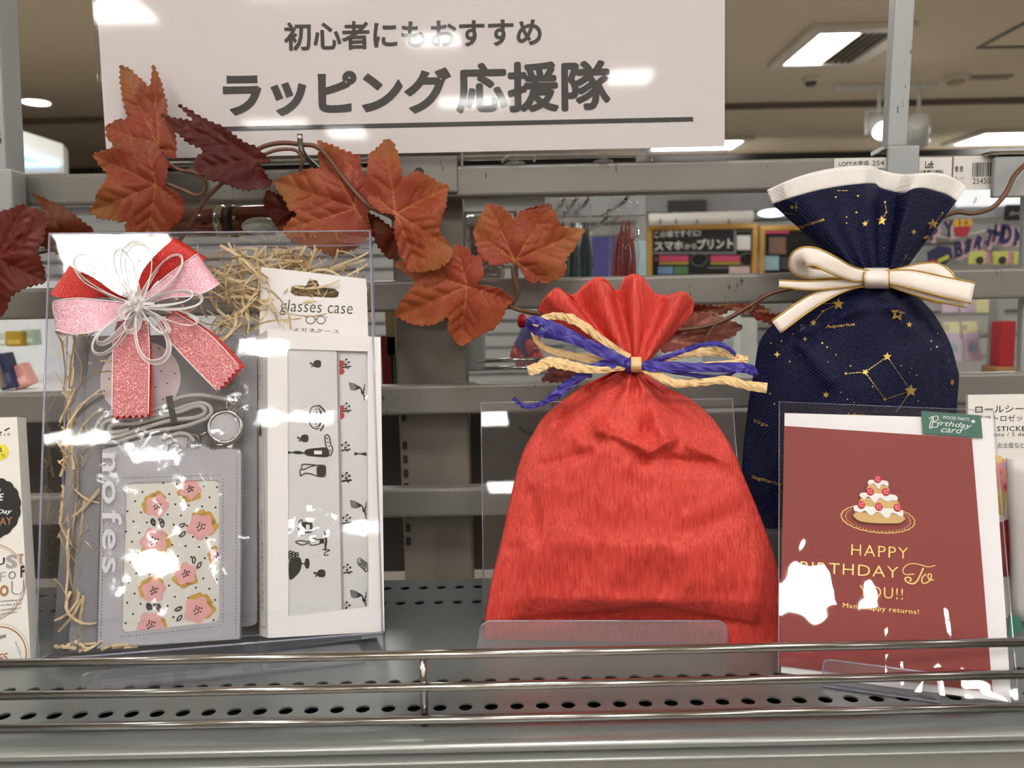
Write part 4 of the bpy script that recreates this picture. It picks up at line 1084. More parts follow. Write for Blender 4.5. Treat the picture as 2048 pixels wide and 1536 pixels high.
mb = MB(MBX)
for k in range(60):
    q = [bx(lerp(184, 510, k / 60.), lerp(683, 679, k / 60.), NZ + .0003), bx(lerp(184, 510, (k + .55) / 60.), 683 - 4 * k / 60., NZ + .0003)]
    mb.stroke(q, .0005, NZ + .0003, 1)
mb.build('stitching', M('stitch_dark', (92, 92, 96), .6), o_)
t2 = thing('round_sticker', 'round pale pink dotted sticker on the grey notebook', 'sticker', MBX @ bx(282, 830, NZ))
q = bx(282, 758, NZ)
MB(MBX).disc(q, .0285, NZ + .0005, 36).build('paper', M('pale_pink', (226, 206, 208), .5), t2)
mb = MB(MBX)
for k in range(26):
    a = 2.4 * k; r = .0275 * math.sqrt((k + .5) / 27)
    mb.disc((q.x + r * math.cos(a), q.y + r * math.sin(a)), .0006, NZ + .0008, 8)
mb.build('dot_print', m_ink, t2)

# pass holder in cellophane ----------------------------------------------
PZ_ = -.0085
ph = thing('pass_holder', 'grey textured pass holder with floral card window in cellophane', 'pass holder', MBX @ bx(340, 1290, PZ_))
outp = [(203, 905), (204, 897), (240, 889), (290, 874), (331, 866), (365, 870), (395, 883), (424, 898), (460, 895), (477, 898), (484, 909), (481, 1278), (194, 1297)]
win = [(252, 966), (438, 959), (438, 1243), (243, 1265)]
# front with a window: ring between outline and window
po = [bx(x, y, PZ_) for x, y in outp]; pw = [bx(x, y, PZ_) for x, y in win]
wr = []
for i in range(4):
    a, b, c = pw[i - 1], pw[i], pw[(i + 1) % 4]; u = (a - b).normalized(); w = (c - b).normalized()
    for k in range(5): wr.append(b + u * .004 * (1 - k / 4) ** 2 + w * .004 * (k / 4) ** 2)
allp = [Vector((p.x, p.y)) for p in po] + [Vector((p.x, p.y)) for p in wr]
n1 = len(po); n2 = len(wr)
res = delaunay_2d_cdt(allp, [], [list(range(n1)), list(range(n1, n1 + n2))], 0, 1e-7)
def inside(p, P):
    c = False; j = len(P) - 1
    for i in range(len(P)):
        if (P[i].y > p.y) != (P[j].y > p.y) and p.x < (P[j].x - P[i].x) * (p.y - P[i].y) / (P[j].y - P[i].y) + P[i].x: c = not c
        j = i
    return c
fs = []
for f in res[2]:
    ce = sum((res[0][i] for i in f), Vector((0, 0))) / len(f)
    if inside(ce, po) and not inside(ce, wr): fs.append(tuple(f))
mb = MB(MBX); mb.add([(p.x, p.y, PZ_) for p in res[0]], fs)
mb.add([(p.x, p.y, PZ_) for p in po] + [(p.x, p.y, PZ_ - .003) for p in po], [(i, (i + 1) % n1, n1 + (i + 1) % n1, n1 + i) for i in range(n1)])
mb.add([(p.x, p.y, PZ_) for p in wr] + [(p.x, p.y, PZ_ - .0012) for p in wr], [(i, (i + 1) % n2, n2 + (i + 1) % n2, n2 + i) for i in range(n2)])
body = mb.build('leather_front', m_saf, ph)
MB(MBX).tube([p + Vector((0, 0, .0002)) for p in po], .00055, 5, 0, True).build('edge_shadow', M('edge_shadow_grey', (120, 119, 123), .5), ph, True)  # dark outline tube painted in as the holder's edge shadow
slab(MBX, outp, PZ_ - .003, .0006).build('leather_back', m_saf, ph)
def twill():
    m, nt, nd, lk, bs = newmat('cream_twill')
    w = nd.new('ShaderNodeTexWave'); w.inputs['Scale'].default_value = 330; w.inputs['Distortion'].default_value = .2
    lk.new(texco(nt, rot=(0, 1.05, 0)), w.inputs['Vector'])
    lk.new(ramp(nt, w.outputs['Fac'], [(0, (206, 202, 190)), (.7, (240, 238, 228))]), bs.inputs['Base Color']); bs.inputs['Roughness'].default_value = .7
    return m
insert = slab(MBX, [(244, 958), (444, 950), (444, 1250), (236, 1272)], PZ_ - .0012, .0008).build('floral_insert', twill(), ph)
FZ = PZ_ - .0009
m_fp = M('flower_pink', (232, 172, 168), .7, var=.08, scale=150); m_fg = M('flower_gold', (206, 164, 74), .7, var=.12, scale=150); m_fk = M('flower_ink', (58, 50, 62), .7)
gp, gg, gk = MB(MBX), MB(MBX), MB(MBX)
# pixel (crop) helper: 180 + x*.2604, 780 + y*.2604
K = lambda x, y: bx(180 + x * .2604, 780 + y * .2604, FZ)
inwin = lambda p: inside(p, wr)
def blob(mb, c, r, lobes, z, ph_=0., amp=.13):
    pts = []
    for i in range(36):
        a = 2 * PI * i / 36; q = r * (1 + amp * math.cos(lobes * a + ph_)); p = Vector((c.x + q * math.cos(a), c.y + q * math.sin(a), 0))
        pts.append(p)
    pts = [p if inwin(p) else clampw(p) for p in pts]
    try: mb.poly(pts, z)
    except Exception: pass
wx0, wx1 = min(p.x for p in wr) + .0006, max(p.x for p in wr) - .0006
wy0, wy1 = min(p.y for p in wr) + .0006, max(p.y for p in wr) - .0006
def clampw(p): return Vector((min(wx1, max(wx0, p.x)), min(wy1, max(wy0, p.y)), 0))
for i, (x, y, r, ga) in enumerate(((515, 890, 1, 2.3), (770, 760, .9, 4.5), (850, 1050, 1.15, .8), (490, 1160, 1.15, 5.2), (735, 1410, .95, 4.6), (490, 1540, 1, 2.2), (985, 1270, .7, 3), (826, 1690, 1.15, .8), (465, 1800, 1.1, 5.2))):
    c = K(x, y); R_ = .0078 * r
    for k in range(3):
        a = ga + k * .85 - .85
        blob(gg, c + Vector((math.cos(a), math.sin(a), 0)) * R_ * .72, R_ * .62, 4, FZ + .0001, k, .12)
    blob(gp, c, R_ * .98, 5, FZ + .0002, i)
    for k in range(9):
        a = k * 2.4; q = c + Vector((math.cos(a), math.sin(a), 0)) * R_ * .30 * math.sqrt((k + .4) / 9) * 1.2
        if inwin(q): gk.disc(q, .0007, FZ + .0003, 7)
    for da in (2.2, 2.7):
        q = c + Vector((math.cos(ga + da), math.sin(ga + da), 0)) * R_ * 1.45; d = Vector((math.cos(ga + da + .5), math.sin(ga + da + .5), 0)) * .0024; s = Vector((-d.y, d.x, 0)) * .45
        if inwin(q + d) and inwin(q - d): gk.stroke([q - d, q + s, q + d, q - s], .0009, FZ + .0003, 4, True)
for j in range(17):
    for i in range(11):
        p = K(255 + i * 103 - (j % 2) * 52 - j * 6, 690 + j * 78 + i * 8)
        if inwin(p): gk.disc(p, .0008, FZ + .00005, 7)
gg.build('flower_petals_gold', m_fg, insert); gp.build('flower_petals_pink', m_fp, insert); gk.build('flower_ink', m_fk, insert)
mb = MB(MBX)
def stitch(a, b, n):
    for k in range(n):
        u = (k + .2) / n; w = (k + .75) / n
        mb.stroke([lerp(a, b, u), lerp(a, b, w)], .00045, PZ_ + .0002, 1)
o4 = lambda x, y: bx(x, y, PZ_)
stitch(o4(210, 912), o4(202, 1290), 55); stitch(o4(474, 912), o4(472, 1272), 52)
stitch(o4(246, 956), o4(444, 950), 28); stitch(o4(446, 955), o4(446, 1246), 42); stitch(o4(240, 1274), o4(444, 1252), 28)
mb.build('stitching', M('stitch_thread', (92, 91, 95), .6), body)
# printed name down the cellophane
mb = MB(MBX)
bl_, br_, tl_ = bx(204, 906, -.0045), bx(204, 1146, -.0045), bx(243, 906, -.0045)
mb.textq('nofes', bl_, br_, tl_, -.0045, .012, 0, 1.25)
mb.build('lettering', M('print_pale', (226, 226, 230), .5, alpha=.85), ph)
mb = MB(MBX)
fl = [(196, 762), (496, 752), (502, 1286), (188, 1306)]
P = [bx(x, y, -.0052) for x, y in fl]
rows = []
for j in range(25):
    rw = []
    for i in range(17):
        p = lerp(lerp(P[3], P[2], i / 16), lerp(P[0], P[1], i / 16), j / 24)
        rw.append(Vector((p.x, p.y, -.0052 + .0012 * noise.noise(Vector((p.x * 60, p.y * 60, 3))))))
    rows.append(rw)
mb.grid(rows).build('cellophane', m_bagfilm, ph, True)
# lanyard
m_cord = M('grey_cord', (190, 188, 184), .75, var=.15, scale=600, bump=.5, bscale=1800)
CZ = -.0072
ln = thing('lanyard', 'coiled grey cord lanyard with metal reel above the pass holder', 'lanyard', MBX @ bx(340, 890, CZ))
K2 = lambda x, y, z=CZ: bx(180 + x * .2604, 780 + y * .2604, z)
MB(MBX).tube([K2(*p) for p in ((1095, 85), (960, 55), (840, 40), (720, 52), (630, 85), (500, 150), (300, 185), (130, 200), (62, 255), (50, 320), (90, 392), (180, 405), (330, 360), (500, 315), (700, 285), (850, 240), (925, 190), (920, 130), (850, 100), (740, 125), (620, 160), (400, 215), (200, 225), (110, 255), (95, 310), (135, 365), (230, 355), (420, 290), (620, 235), (800, 215), (880, 180), (875, 140), (820, 125), (700, 165), (560, 205), (350, 255), (190, 265), (150, 300), (180, 325), (300, 310))], .00165, 8, 6).build('cord', m_cord, ln, True)
MB(MBX).tube([K2(560, 380, CZ - .001), K2(680, 335, CZ), K2(760, 350, CZ), K2(800, 400, CZ)], .0016, 8, 5).build('cord', m_cord, ln, True)
q1, q2 = K2(605, 50, CZ + .002), K2(650, 262, CZ + .002)
mb = MB(MBX); d = (q2 - q1).normalized(); s = d.cross(Vector((0, 0, 1))) * .0022
mb.strip([q1 + s - Vector((0, 0, .004)), q1 + s, q2 + s, q2 + s - Vector((0, 0, .004))], [q1 - s - Vector((0, 0, .004)), q1 - s, q2 - s, q2 - s - Vector((0, 0, .004))])
mb.build('rubber_band', M('rubber_black', (30, 30, 34), .45), ln, solid=.0006)
m_dull = M('dull_chrome', (170, 168, 164), .22, 1., var=.05)
q = K2(1040, 285, CZ)
MB(MBX @ Matrix.Translation(q)).lathe([(.0005, -.003), (.0125, -.003), (.0132, -.001), (.0132, .0012), (.0122, .0022), (.0104, .0024), (.0102, .0016)], seg=36).build('reel', m_dull, ln, True)
MB(MBX @ Matrix.Translation(q)).lathe([(.0003, .0017), (.0102, .0017)], seg=36).build('reel_inlay', m_saf, ln)
mb = MB(MBX)
for (x, y, r) in ((1110, 110, 62), (790, 392, 52), (645, 455, 50), (1140, 170, 44)):
    c = K2(x, y, CZ + .001); rad = r * .2604 * .00036
    mb.tube([c + Vector((math.cos(a) * rad, math.sin(a) * rad, math.sin(a * 2) * .0006)) for a in (2 * PI * k / 18 for k in range(18))], .00055, 6, 0, True)
mb.tube([K2(830, 360), K2(905, 318)], .0014, 8)
mb.build('split_rings', m_dull, ln, True)

# glasses case carton -----------------------------------------------------
m_card = M('white_card', (238, 235, 231), .5, var=.015)
GZ = -.0022
gc = thing('glasses_case_carton', 'white windowed glasses case carton with hang tab in the gift box', 'carton', MBX @ bx(650, 1270, -.012))
F = [bx(536, 1276, GZ), bx(769, 1263, GZ - .004), bx(761, 674, GZ - .004), bx(535, 659, GZ)]
Wn = [(577, 1233), (737, 1213), (735, 703), (575, 698)]
MG = frame(MBX @ F[0], (MBX.to_3x3() @ (F[1] - F[0])), MBX.to_3x3() @ (F[3] - F[0]))
g = lambda px, py, z=0.: on(MG, px, py, z)
fo = [g(536, 1276), g(769, 1263), g(761, 674), g(535, 659)]; fi = [g(x, y) for x, y in Wn]
mb = MB(MG)
for i in range(4):
    j = (i + 1) % 4; mb.quad(fo[i], fo[j], fi[j], fi[i])
    dz = Vector((0, 0, -.0006)); mb.quad(fi[i], fi[j], fi[j] + dz, fi[i] + dz)
mb.build('front_frame', m_card, gc)
bk = [bx(519, 1271, -.022), bx(752, 1258, -.026), bx(745, 676, -.026), bx(515, 672, -.022)]
Mi = MG.inverted() @ MBX
bk = [Mi @ p for p in bk]
mb = MB(MG)
for i in range(4): mb.quad(fo[i], bk[i], bk[(i + 1) % 4], fo[(i + 1) % 4])
mb.quad(*reversed(bk))
o_ = mb.build('carton_walls', m_card, gc)
# printing on the left side wall
MSd = frame(MG @ bk[0], MG.to_3x3() @ (fo[0] - bk[0]), MG.to_3x3() @ (bk[3] - bk[0]))
wS = (fo[0] - bk[0]).length; hS = (bk[3] - bk[0]).length
mb = MB(MSd)
for (a, b) in (((.2, .03), (.8, .03)), ((.8, .03), (.9, .05)), ((.9, .05), (.9, .95)), ((.9, .95), (.8, .97)), ((.8, .97), (.2, .97)), ((.2, .97), (.1, .95)), ((.1, .95), (.1, .05)), ((.1, .05), (.2, .03)), ((.1, .74), (.9, .74))):
    mb.stroke([(a[0] * wS, a[1] * hS), (b[0] * wS, b[1] * hS)], .0004, .0003, 1)
for s_, x_, y0, y1 in (('メガネケース 持ち運びに便利', .62, .08, .40), ('お出かけのときにもおしゃれに', .38, .08, .36), ('サイズ 幅 166mm', .68, .77, .93), ('奥行 60mm 高さ 40mm', .4, .77, .93)):
    mb.textq(s_, (x_ * wS, y0 * hS), (x_ * wS, y1 * hS), ((x_ - .16) * wS, y0 * hS), .0003)
mb.stroke([(.4 * wS, .46 * hS), (.65 * wS, .46 * hS), (.65 * wS, .58 * hS), (.4 * wS, .58 * hS)], .0004, .0003, 0, True)
mb.poly([(.3 * wS, .66 * hS), (.7 * wS, .645 * hS), (.6 * wS, .70 * hS)], .0003)
mb.build('side_print', M('grey_ink', (70, 68, 68), .6), o_)
# hang tab with slot
TZ = -.019
to = [bx(519, 668, TZ), bx(522, 534, TZ), bx(733, 558, TZ), bx(737, 690, TZ)]
slot = [(581, 585), (583, 573), (590, 570), (612, 572), (617, 560), (634, 561), (640, 574), (670, 578), (678, 585), (676, 594), (668, 596), (590, 592)]
so = [bx(x, y, TZ) for x, y in slot]
ap = [Vector((p.x, p.y)) for p in to + so]
res = delaunay_2d_cdt(ap, [], [list(range(4)), list(range(4, 4 + len(so)))], 0, 1e-7)
fs = [tuple(f) for f in res[2] if inside(sum((res[0][i] for i in f), Vector((0, 0))) / len(f), to) and not inside(sum((res[0][i] for i in f), Vector((0, 0))) / len(f), so)]
o_ = MB(MBX).add([(p.x, p.y, TZ) for p in res[0]], fs).build('hang_tab', m_card, gc, solid=.0007)
mb = MB(MBX); tz = TZ + .0006
tb = lambda x, y: bx(x, y, tz)
mb.textq('glasses case', tb(559, 630), tb(705, 636), tb(560, 598), tz, -.008, .12, 1.05)
mb.textq('メガネケース', tb(586, 663), tb(678, 667), tb(586, 655), tz, .0, 0, 1.2)
for cx in (621, 642):
    c = tb(cx, 640); mb.stroke([(c.x + .0034 * math.cos(a), c.y + .0031 * math.sin(a)) for a in (0, 1.05, 2.1, 3.14, 4.2, 5.25)], .0006, tz, 4, True)
mb.stroke([tb(631, 638), tb(633, 638)], .0006, tz, 2); mb.stroke([tb(610, 634), tb(612, 635)], .0006, tz, 2); mb.stroke([tb(652, 635), tb(655, 634)], .0006, tz, 2)
mb.build('tab_print', m_ink, o_)
# glasses case seen in the window
m_case = M('case_offwhite', (236, 235, 230), .4, var=.02, scale=30, bump=.15, bscale=500)
case = MB(MG)
gl = [g(572, 1238, -.0012), g(683, 1226, -.0012), g(673, 697, -.0012), g(570, 692, -.0012)]
gr = [g(683, 1226, -.0032), g(742, 1218, -.0032), g(740, 698, -.0032), g(676, 696, -.0032)]
cs = thing('glasses_case', 'off white glasses case with black food drawings inside the carton window', 'glasses case', MG @ gl[0])
o_ = MB(MG).poly(gl, -.0012, .001).build('flap', m_case, cs)
o2 = MB(MG).poly(gr, -.0032, .001).build('lid', m_case, cs)
G1 = lambda x, y: g(560 + x * .18232, 690 + y * .18229, -.001)
G2 = lambda x, y: g(560 + x * .18886, 950 + y * .1888, -.001)
mb = MB(MG); Z = -.0008; mw = .0008
def gblob(G, pts, sm=4): mb.poly([(p.x, p.y) for p in catmull([G(*q) for q in pts], sm, True)], Z)
def gline(G, pts, w=mw, closed=False, sm=4): mb.stroke([G(*q) for q in pts], w, Z, sm, closed)
for G, ax, ay in ((G1, 410, 205), (G1, 272, 1022), (G2, 440, 1040)):      # apples
    gblob(G, [(ax + 42, ay), (ax + 30, ay + 38), (ax - 10, ay + 42), (ax - 42, ay + 25), (ax - 40, ay - 20), (ax - 8, ay - 40), (ax + 32, ay - 32)])
    gline(G, [(ax - 44, ay + 5), (ax - 75, ay - 12), (ax - 78, ay + 2), (ax - 46, ay + 12), (ax - 66, ay + 36), (ax - 44, ay + 24)], mw * .8)
# cake on a stand
gline(G1, [(420, 665), (345, 690), (322, 790), (335, 880), (385, 920), (430, 915)])
gblob(G1, [(405, 675), (450, 720), (470, 790), (455, 870), (415, 905), (432, 850), (440, 790), (432, 720)])
gline(G1, [(420, 660), (460, 690), (495, 740), (490, 800), (480, 880), (440, 945)], mw * 1.6)
gline(G1, [(500, 770), (520, 765), (525, 750), (545, 790), (540, 835), (515, 830), (500, 810)])
gblob(G1, [(375, 790), (360, 810), (342, 795), (355, 775)])
for k in range(9): q = (358 + 32 * math.cos(k * .7), 792 + 36 * math.sin(k * .7)); gblob(G1, [(q[0] - 4, q[1]), (q[0], q[1] - 4), (q[0] + 4, q[1]), (q[0], q[1] + 4)], 1)
for k in range(7): gline(G1, [(398 + 4 * math.sin(k), 700 + k * 32), (404, 712 + k * 32)], mw * 1.3)
# bottle and loaf
gblob(G1, [(92, 1165), (130, 1172), (190, 1160), (240, 1170), (265, 1178), (290, 1145), (400, 1130), (520, 1130), (530, 1225), (400, 1225), (300, 1215), (265, 1192), (200, 1200), (130, 1185), (92, 1195)], 3)
gline(G1, [(495, 1000), (520, 985), (545, 1020), (555, 1090), (578, 1140), (560, 1200), (535, 1200), (510, 1120), (495, 1060)], mw, True)
for k in range(4): gline(G1, [(505 + k * 12, 1020 + 45 * k), (525 + k * 10, 1030 + 42 * k)])
# jug
gline(G1, [(225, 1440), (222, 1370), (265, 1365), (320, 1340), (400, 1320), (490, 1325), (500, 1375), (490, 1440), (420, 1440), (320, 1410), (270, 1410), (225, 1440)])
gblob(G1, [(410, 1330), (485, 1330), (495, 1375), (482, 1435), (410, 1432), (402, 1380)], 2)
gline(G1, [(240, 1360), (240, 1320), (270, 1308), (400, 1318)])
# jam jar
gblob(G2, [(240, 500), (330, 500), (345, 540), (340, 610), (250, 610), (245, 560)], 2)
gline(G2, [(235, 480), (205, 490), (195, 550), (215, 630), (240, 630), (238, 560)], mw, True)
# candle on a dish
gline(G2, [(165, 710), (220, 695), (300, 715), (240, 740), (200, 730)], mw, True)
gline(G2, [(305, 690), (350, 670), (400, 685), (430, 680), (425, 725), (345, 745), (320, 735), (310, 700)], mw, True)
gblob(G2, [(420, 675), (470, 672), (470, 725), (418, 728)], 1)
gblob(G2, [(465, 590), (490, 640), (500, 700), (490, 770), (475, 805), (470, 740), (478, 690)])
gline(G2, [(450, 790), (500, 790), (525, 800), (480, 820), (470, 850), (515, 845)])
# fruit bowl
gblob(G2, [(100, 910), (170, 880), (215, 880), (235, 930), (260, 925), (270, 890), (300, 885), (315, 930), (300, 990), (270, 980), (255, 945), (230, 950), (215, 1010), (160, 1080), (100, 1100)])
for k in range(9): gline(G2, [(110 + (k % 3) * 35 + 16 * math.cos(a), 820 + (k // 3) * 28 + (k % 3) * 8 + 15 * math.sin(a)) for a in (0, 1.57, 3.14, 4.71)], mw, True, 3)
mb.build('drawing', m_ink, o_)
mb = MB(MG)
def loaf_win():
    pts = [G1(375, 1160), G1(460, 1160), G1(460, 1200), G1(375, 1200)]
    mb.poly([(p.x, p.y) for p in pts], Z + .0002)
    pts = [G2(275, 525), G2(315, 525), G2(315, 575), G2(275, 575)]
    mb.poly([(p.x, p.y) for p in pts], Z + .0002)
loaf_win(); mb.build('drawing_label', m_case, o_)
mb = MB(MG); Z = -.0029
H1 = lambda x, y: g(560 + x * .18232, 690 + y * .18229, -.0031)
H2 = lambda x, y: g(560 + x * .18886, 950 + y * .1888, -.0031)
for G, ox, oy in ((H1, 720, 190), (H1, 722, 672), (H1, 715, 1100), (H1, 722, 1435), (H2, 705, 455), (H2, 708, 980), (H2, 700, 1380), (H2, 700, 10)):
    for dx, dy in ((8, -30), (-36, 0), (36, 0), (0, 28)): gblob(G, [(ox + dx - 14, oy + dy), (ox + dx, oy + dy - 14), (ox + dx + 14, oy + dy), (ox + dx, oy + dy + 14)], 2)
    gline(G, [(ox - 22, oy - 22), (ox + 24, oy + 26)], mw * .5)
    gline(G, [(ox - 52, oy + 60), (ox + 60, oy + 44)], mw * 1.4)
    gblob(G, [(ox + 10, oy + 62), (ox + 38, oy + 58), (ox + 26, oy + 76)], 1)
for G, ox, oy in ((H1, 885, 470), (H2, 870, 325), (H2, 870, 1275)):        # bundles of stalks
    for k in range(5): gline(G, [(ox - 130 + k * 3, oy - 55 + k * 16), (ox - 70, oy - 40 + k * 16), (ox, oy)], mw * .8)
    for k in range(5): gline(G, [(ox, oy), (ox + 18, oy + 40 + k * 8), (ox + 45, oy + 140 - k * 45)], mw * .8)
gblob(H1, [(812, 1195), (830, 1175), (860, 1190), (900, 1185), (945, 1180), (948, 1215), (900, 1205), (850, 1200), (830, 1215)], 2)
for k in range(4): gline(H2, [(820 + 25 * k, 905 + 20 * k), (850 + 22 * k, 880 + 15 * k), (868 + 20 * k, 920 + 30 * k), (840 + 20 * k, 960 + 20 * k)], mw * .8, True)
mb.build('drawing', m_ink, o2)
mb = MB(MG)
for G, x, y in ((H1, 655, 205), (H1, 655, 290), (H1, 655, 700), (H1, 655, 775)):
    q = G(x, y); mb.disc((q.x + .001, q.y), .0026, -.0028, 12)
mb.build('berry_print', M('berry_red', (196, 52, 58), .6), o2)
q1_, q2_ = g(685, 1226, -.002), g(676, 697, -.002)
MB(MG).tube([q1_, q2_], .0010, 6).build('flap_fold', M('fold_grey', (176, 166, 162), .5), cs)
MB(MG).quad(g(572, 1238, -.0007), g(742, 1218, -.0007), g(740, 698, -.0007), g(570, 692, -.0007)).build('window_film', clear('window_film', rough=.03, wob=.1, wscale=20), gc)
# ================================================================== GIFT BOW ON THE BOX
def glitter(name, rgb, rgb2, sc=1400, rough=.3, metal=.35, alpha=1., top=(246, 226, 230)):
    if name in MATS: return MATS[name]
    m, nt, nd, lk, bs = newmat(name)
    v = nd.new('ShaderNodeTexVoronoi'); v.inputs['Scale'].default_value = sc
    lk.new(texco(nt), v.inputs['Vector'])
    sep = nd.new('ShaderNodeSeparateColor'); lk.new(v.outputs['Color'], sep.inputs[0])
    col = ramp(nt, sep.outputs[0], [(.3, rgb), (.85, rgb2), (.99, top)])  # lightest stop paints sparkle glints into the flake colour
    lk.new(col, bs.inputs['Base Color'])
    nm = nd.new('ShaderNodeVectorMath'); nm.operation = 'MULTIPLY_ADD'; nm.inputs[1].default_value = (.55, .55, .55)
    ge = nd.new('ShaderNodeNewGeometry'); sb = nd.new('ShaderNodeVectorMath'); sb.operation = 'SUBTRACT'; sb.inputs[1].default_value = (.5, .5, .5)
    lk.new(v.outputs['Color'], sb.inputs[0]); lk.new(sb.outputs[0], nm.inputs[0]); lk.new(ge.outputs['Normal'], nm.inputs[2])
    lk.new(nm.outputs[0], bs.inputs['Normal'])
    bs.inputs['Roughness'].default_value = rough; bs.inputs['Metallic'].default_value = metal
    if alpha < 1: bs.inputs['Alpha'].default_value = alpha
    MATS[name] = m
    return m
m_rrib = glitter('red_satin_glitter', (170, 22, 16), (190, 30, 22), 3200, .35, .25, top=(226, 84, 60))
m_prib = glitter('pink_organza', (214, 150, 170), (236, 186, 200), 3000, .3, .3, .88)
m_prib2 = glitter('pink_over_red', (176, 88, 92), (200, 124, 128), 3000, .3, .3)
m_sheer = glitter('white_sheer', (246, 240, 243), (252, 248, 250), 2000, .4, .0, .62)
m_bead = M('white_thread', (240, 234, 236), .4, .1, var=.2, scale=1500)
bow = thing('ribbon_bow', 'red and pink ribbon bow with curly white sheer loops on the gift box', 'bow', MBX @ bx(272, 835, 0))
def flat_ribbon(A, B, mat, name, nx=18, zig=0, ny=6, parent=None, edge=None, pucker=0., M_=None):
    """ribbon between two edge lines given as (px, py, height) on the box front"""
    M_ = M_ or MBX
    a = catmull([on(M_, x, y, z) for x, y, z in A], nx // max(1, len(A) - 1) + 1); b = catmull([on(M_, x, y, z) for x, y, z in B], nx // max(1, len(B) - 1) + 1)
    n = min(len(a), len(b)); rows = []
    for i in range(n):
        ia = a[int(i * (len(a) - 1) / (n - 1))]; ib = b[int(i * (len(b) - 1) / (n - 1))]
        rows.append([lerp(ia, ib, j / ny) + Vector((0, 0, pucker * math.sin(PI * 2 * j / ny) * (1 - i / n))) for j in range(ny + 1)])
    if zig:
        d = (rows[-1][0] - rows[-2][0]).normalized() * .0022; teeth = []
        for j in range(ny + 1): teeth.append(rows[-1][j] + (d if j % 2 else d * 0))
        rows.append(teeth)
    o = MB(M_).grid(rows).build(name, mat, parent or bow, True)
    if edge:
        mb = MB(M_)
        for k in (0, -1): mb.tube([r[k] + Vector((0, 0, .0003)) for r in rows[:-1]], edge[1], 5)
        mb.build('ribbon_edge', edge[0], o, True)
    return o
K3 = lambda x, y, z: (90 + x * .2605, 460 + y * .2604, z)
ew = (m_bead, .0004)
# red loops (front and back leaves joined at the fold)
flat_ribbon([K3(690, 560, .004), K3(520, 470, .010), K3(380, 370, .012), K3(212, 290, .010), K3(205, 282, .004), K3(400, 400, .002)], [K3(640, 590, .003), K3(480, 520, .007), K3(320, 525, .009), K3(120, 520, .009), K3(45, 488, .006), K3(300, 520, .001)], m_rrib, 'red_loop', 30)
flat_ribbon([K3(700, 480, .003), K3(740, 330, .008), K3(840, 200, .012), K3(970, 80, .012), K3(975, 72, .006), K3(800, 330, .001)], [K3(760, 520, .003), K3(880, 380, .006), K3(1050, 300, .009), K3(1205, 240, .010), K3(1212, 222, .006), K3(900, 420, .001)], m_rrib, 'red_loop', 30)
flat_ribbon([K3(600, 690, .002), K3(560, 900, .0015), K3(528, 1440, .0012)], [K3(800, 700, .002), K3(825, 1000, .0015), K3(828, 1415, .0012)], m_rrib, 'red_tail', 20, 1, 12)
flat_ribbon([K3(860, 720, .002), K3(1150, 1040, .0015), K3(1360, 1210, .0012)], [K3(1010, 610, .002), K3(1300, 800, .0015), K3(1528, 1035, .0012)], m_rrib, 'red_tail', 20, 1, 12)
# pink loops and tails
flat_ribbon([K3(640, 560, .006), K3(480, 545, .011), K3(280, 525, .015), K3(110, 540, .015), K3(62, 575, .011), K3(120, 745, .006), K3(350, 745, .004)], [K3(640, 650, .005), K3(520, 720, .009), K3(400, 775, .014), K3(220, 800, .015), K3(85, 770, .012), K3(130, 815, .006), K3(380, 780, .003)], m_prib, 'pink_loop', 36, edge=ew)
flat_ribbon([K3(760, 510, .006), K3(900, 380, .010), K3(1020, 290, .014), K3(1145, 200, .014), K3(1150, 210, .008), K3(850, 470, .003)], [K3(820, 560, .006), K3(960, 520, .010), K3(1120, 510, .013), K3(1250, 470, .014), K3(1322, 408, .010), K3(900, 560, .003)], m_prib, 'pink_loop', 30, edge=ew)
flat_ribbon([K3(560, 700, .004), K3(525, 850, .0035), K3(515, 1425, .003)], [K3(790, 700, .004), K3(802, 900, .0035), K3(795, 1415, .003)], m_prib2, 'pink_tail', 20, 1, 12, edge=ew)
flat_ribbon([K3(850, 740, .005), K3(1100, 1010, .0035), K3(1315, 1230, .003)], [K3(1000, 630, .005), K3(1250, 790, .0035), K3(1490, 1040, .003)], m_prib2, 'pink_tail', 20, 1, 12, edge=ew)
# curly sheer loops
CB = Vector((720, 580))
def sheer(tip, hw, skew=0., w=.0044, z0=.008, zt=.016, rt=0.):
    """teardrop loop from the bow centre to a tip (crop pixels), half width hw"""
    T = Vector(tip); d = T - CB; L = d.length; d.normalize(); s = Vector((-d.y, d.x))
    A, B = [], []
    n = 34
    for i in range(n + 1):
        a = 2 * PI * i / n
        r = (1 - math.cos(a)) / 2 * L; y = math.sin(a) * hw * (.35 + .65 * (1 - math.cos(a)) / 2) + skew * r
        p = CB + d * r + s * y
        z = z0 + (zt - z0) * (1 - math.cos(a)) / 2 + .003 * math.sin(a)
        q = bx(*K3(p.x, p.y, z)); t_ = Vector((math.cos(a * 1.0 + rt) * .55, math.sin(a + rt) * .55, .83)).normalized()
        A.append(q + t_ * w / 2); B.append(q - t_ * w / 2)
    o = MB(MBX).strip(A, B).build('sheer_loop', m_sheer, bow, True)
    mb = MB(MBX)
    mb.tube(A, .00032, 5); mb.tube(B, .00032, 5)
    mb.build('ribbon_edge', m_bead, o, True)
for tip, hw, sk in (((215, 240), 130, .05), ((560, 150), 90, 0), ((680, 100), 150, .05), ((1040, 200), 95, 0), ((1205, 530), 80, 0), ((1130, 500), 55, 0), ((1170, 710), 65, 0), ((380, 940), 110, 0), ((420, 880), 70, .05), ((880, 1010), 160, 0), ((590, 660), 60, 0), ((260, 330), 70, 0), ((960, 760), 60, .1), ((640, 780), 70, 0)):
    sheer(tip, hw, sk, rt=RND.uniform(0, 6))
